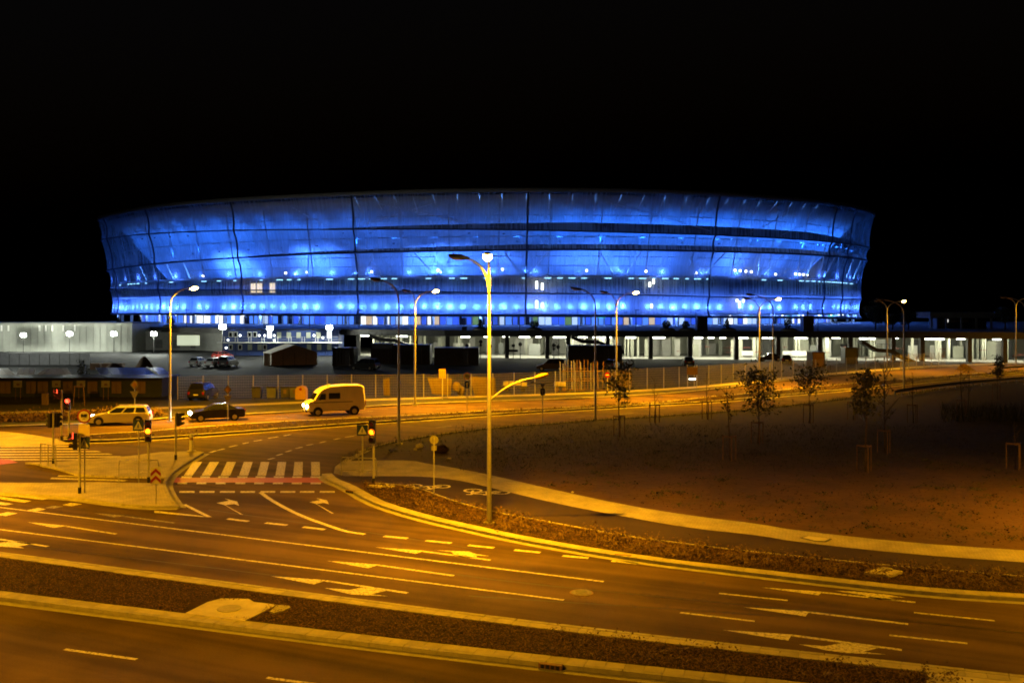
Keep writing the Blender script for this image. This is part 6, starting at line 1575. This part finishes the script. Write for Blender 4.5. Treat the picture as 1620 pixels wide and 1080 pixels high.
# grass tufts along the field's road edge, rough grass in the field and at the right
e4 = resample(edge4, .5); e4 = [p for p in e4 if p.y > 60]
pts = np.array([tuple(R.choice(e4)) for _ in range(5200)]); pts[:, 1] -= np.abs(g.normal(0, .7, len(pts))) + .35; pts[:, 0] += g.uniform(-.4, .4, len(pts)); pts[:, 2] = .1
pts = pts[pts[:, 0] < 70]
scatter('grass', 'uneven grass along the field edge of the road', pts, .03, .06, M['grass'], g, .3, tall=.38)
pp = []
while len(pp) < 9000:
    px, py = R.uniform(720, 1640), R.uniform(640, 745)
    if py > 672 + .0 * px and R.random() < np.interp(py, [640, 700, 745], [1, .8, .25]):
        pp.append(tuple(G(px, py, .1)))
scatter('grass', 'sparse rough grass scattered over the dark field', np.array(pp), .03, .07, M['grass'], g, .3, tall=.22)
pp = [tuple(G(R.uniform(1490, 1660), R.uniform(645, 668), .1)) for _ in range(1800)]
scatter('tall_grass', 'tall dark weeds at the right of the field', np.array(pp), .04, .09, M['grass'], g, .3, tall=1.1)
for i, (px, py, lab) in enumerate(((664, 708, 'pale lump of debris in the soil right of the unlit lamp post'), (657, 712, 'small white scrap beside the pale lump'), (698, 716, 'dark clod heap behind the thin sign post'), (711, 726, 'flat pale scrap at the edge of the footpath'), (906, 779, 'bright speck of litter at the footpath edge'))):
    r_ = (.28, .12, .5, .16, .07)[i]; mb = MB().ball((0, 0, r_ * .3), (r_, r_ * .7, r_ * (.75 if i != 3 else .2)), 9, 6)
    mb.v = [p + Vector((R.uniform(-1, 1), R.uniform(-1, 1), R.uniform(-1, 1))) * r_ * .14 for p in mb.v]
    for k in range(len(mb.sm)): mb.sm[k] = False
    tag(mb.obj('debris', M['soil'] if i == 2 else M['slab'], None, G(px, py, .1)), lab, 'debris')
rs = thing('rubble_patch', 'small pale rubble patch in the bed beside the kerb drain', 'rubble', G(603, 770, .12))
for k in range(9): MB().box((R.uniform(-.7, .7), R.uniform(-.25, .25), .05), (R.uniform(.15, .35), R.uniform(.1, .25), R.uniform(.05, .14)), R.uniform(0, 3)).obj('stone', M['slab'], rs)

# weeds, clods and stones over the bare field
pp = []
while len(pp) < 230:
    px, py = R.uniform(600, 1640), R.uniform(690, 880); q = G(px, py, .1)
    lim = np.interp(px, [600, 650, 771, 987, 1200, 1434, 1640], [720, 722, 746, 795, 825, 854, 870])
    if py < lim and R.random() < .75: pp.append(tuple(q))
tufts('weeds', 'scattered low weeds and tufts on the bare field', np.array(pp), 22, .22, .12, M['grass'], .03, .08)
pp = [tuple(G(R.uniform(600, 1640), R.uniform(700, 868), .1)) for _ in range(9000)]
pp = [p for p in pp if (810 + F * p[0] / p[1], HZ + F * (H - .1) / p[1])[1] < np.interp(810 + F * p[0] / p[1], [600, 650, 771, 987, 1200, 1434, 1640], [718, 720, 744, 793, 823, 852, 868])]
scatter('clods', 'crumbs of soil and small stones on the bare field', np.array(pp), .02, .07, M['earth'], g, .8)
# tar joints in the carriageway
for pts in ([(700, 905), (801, 919), (1060, 945), (1300, 968), (1620, 1001)], [(742, 942), (1060, 962.5), (1250, 975)], [(330, 806), (560, 838), (760, 869)], [(0, 858), (300, 893), (500, 918)]):
    line('tar_joint', pts, .07, mat('tar', (.008, .007, .006), .5, .2, 8), .0035, it=1)
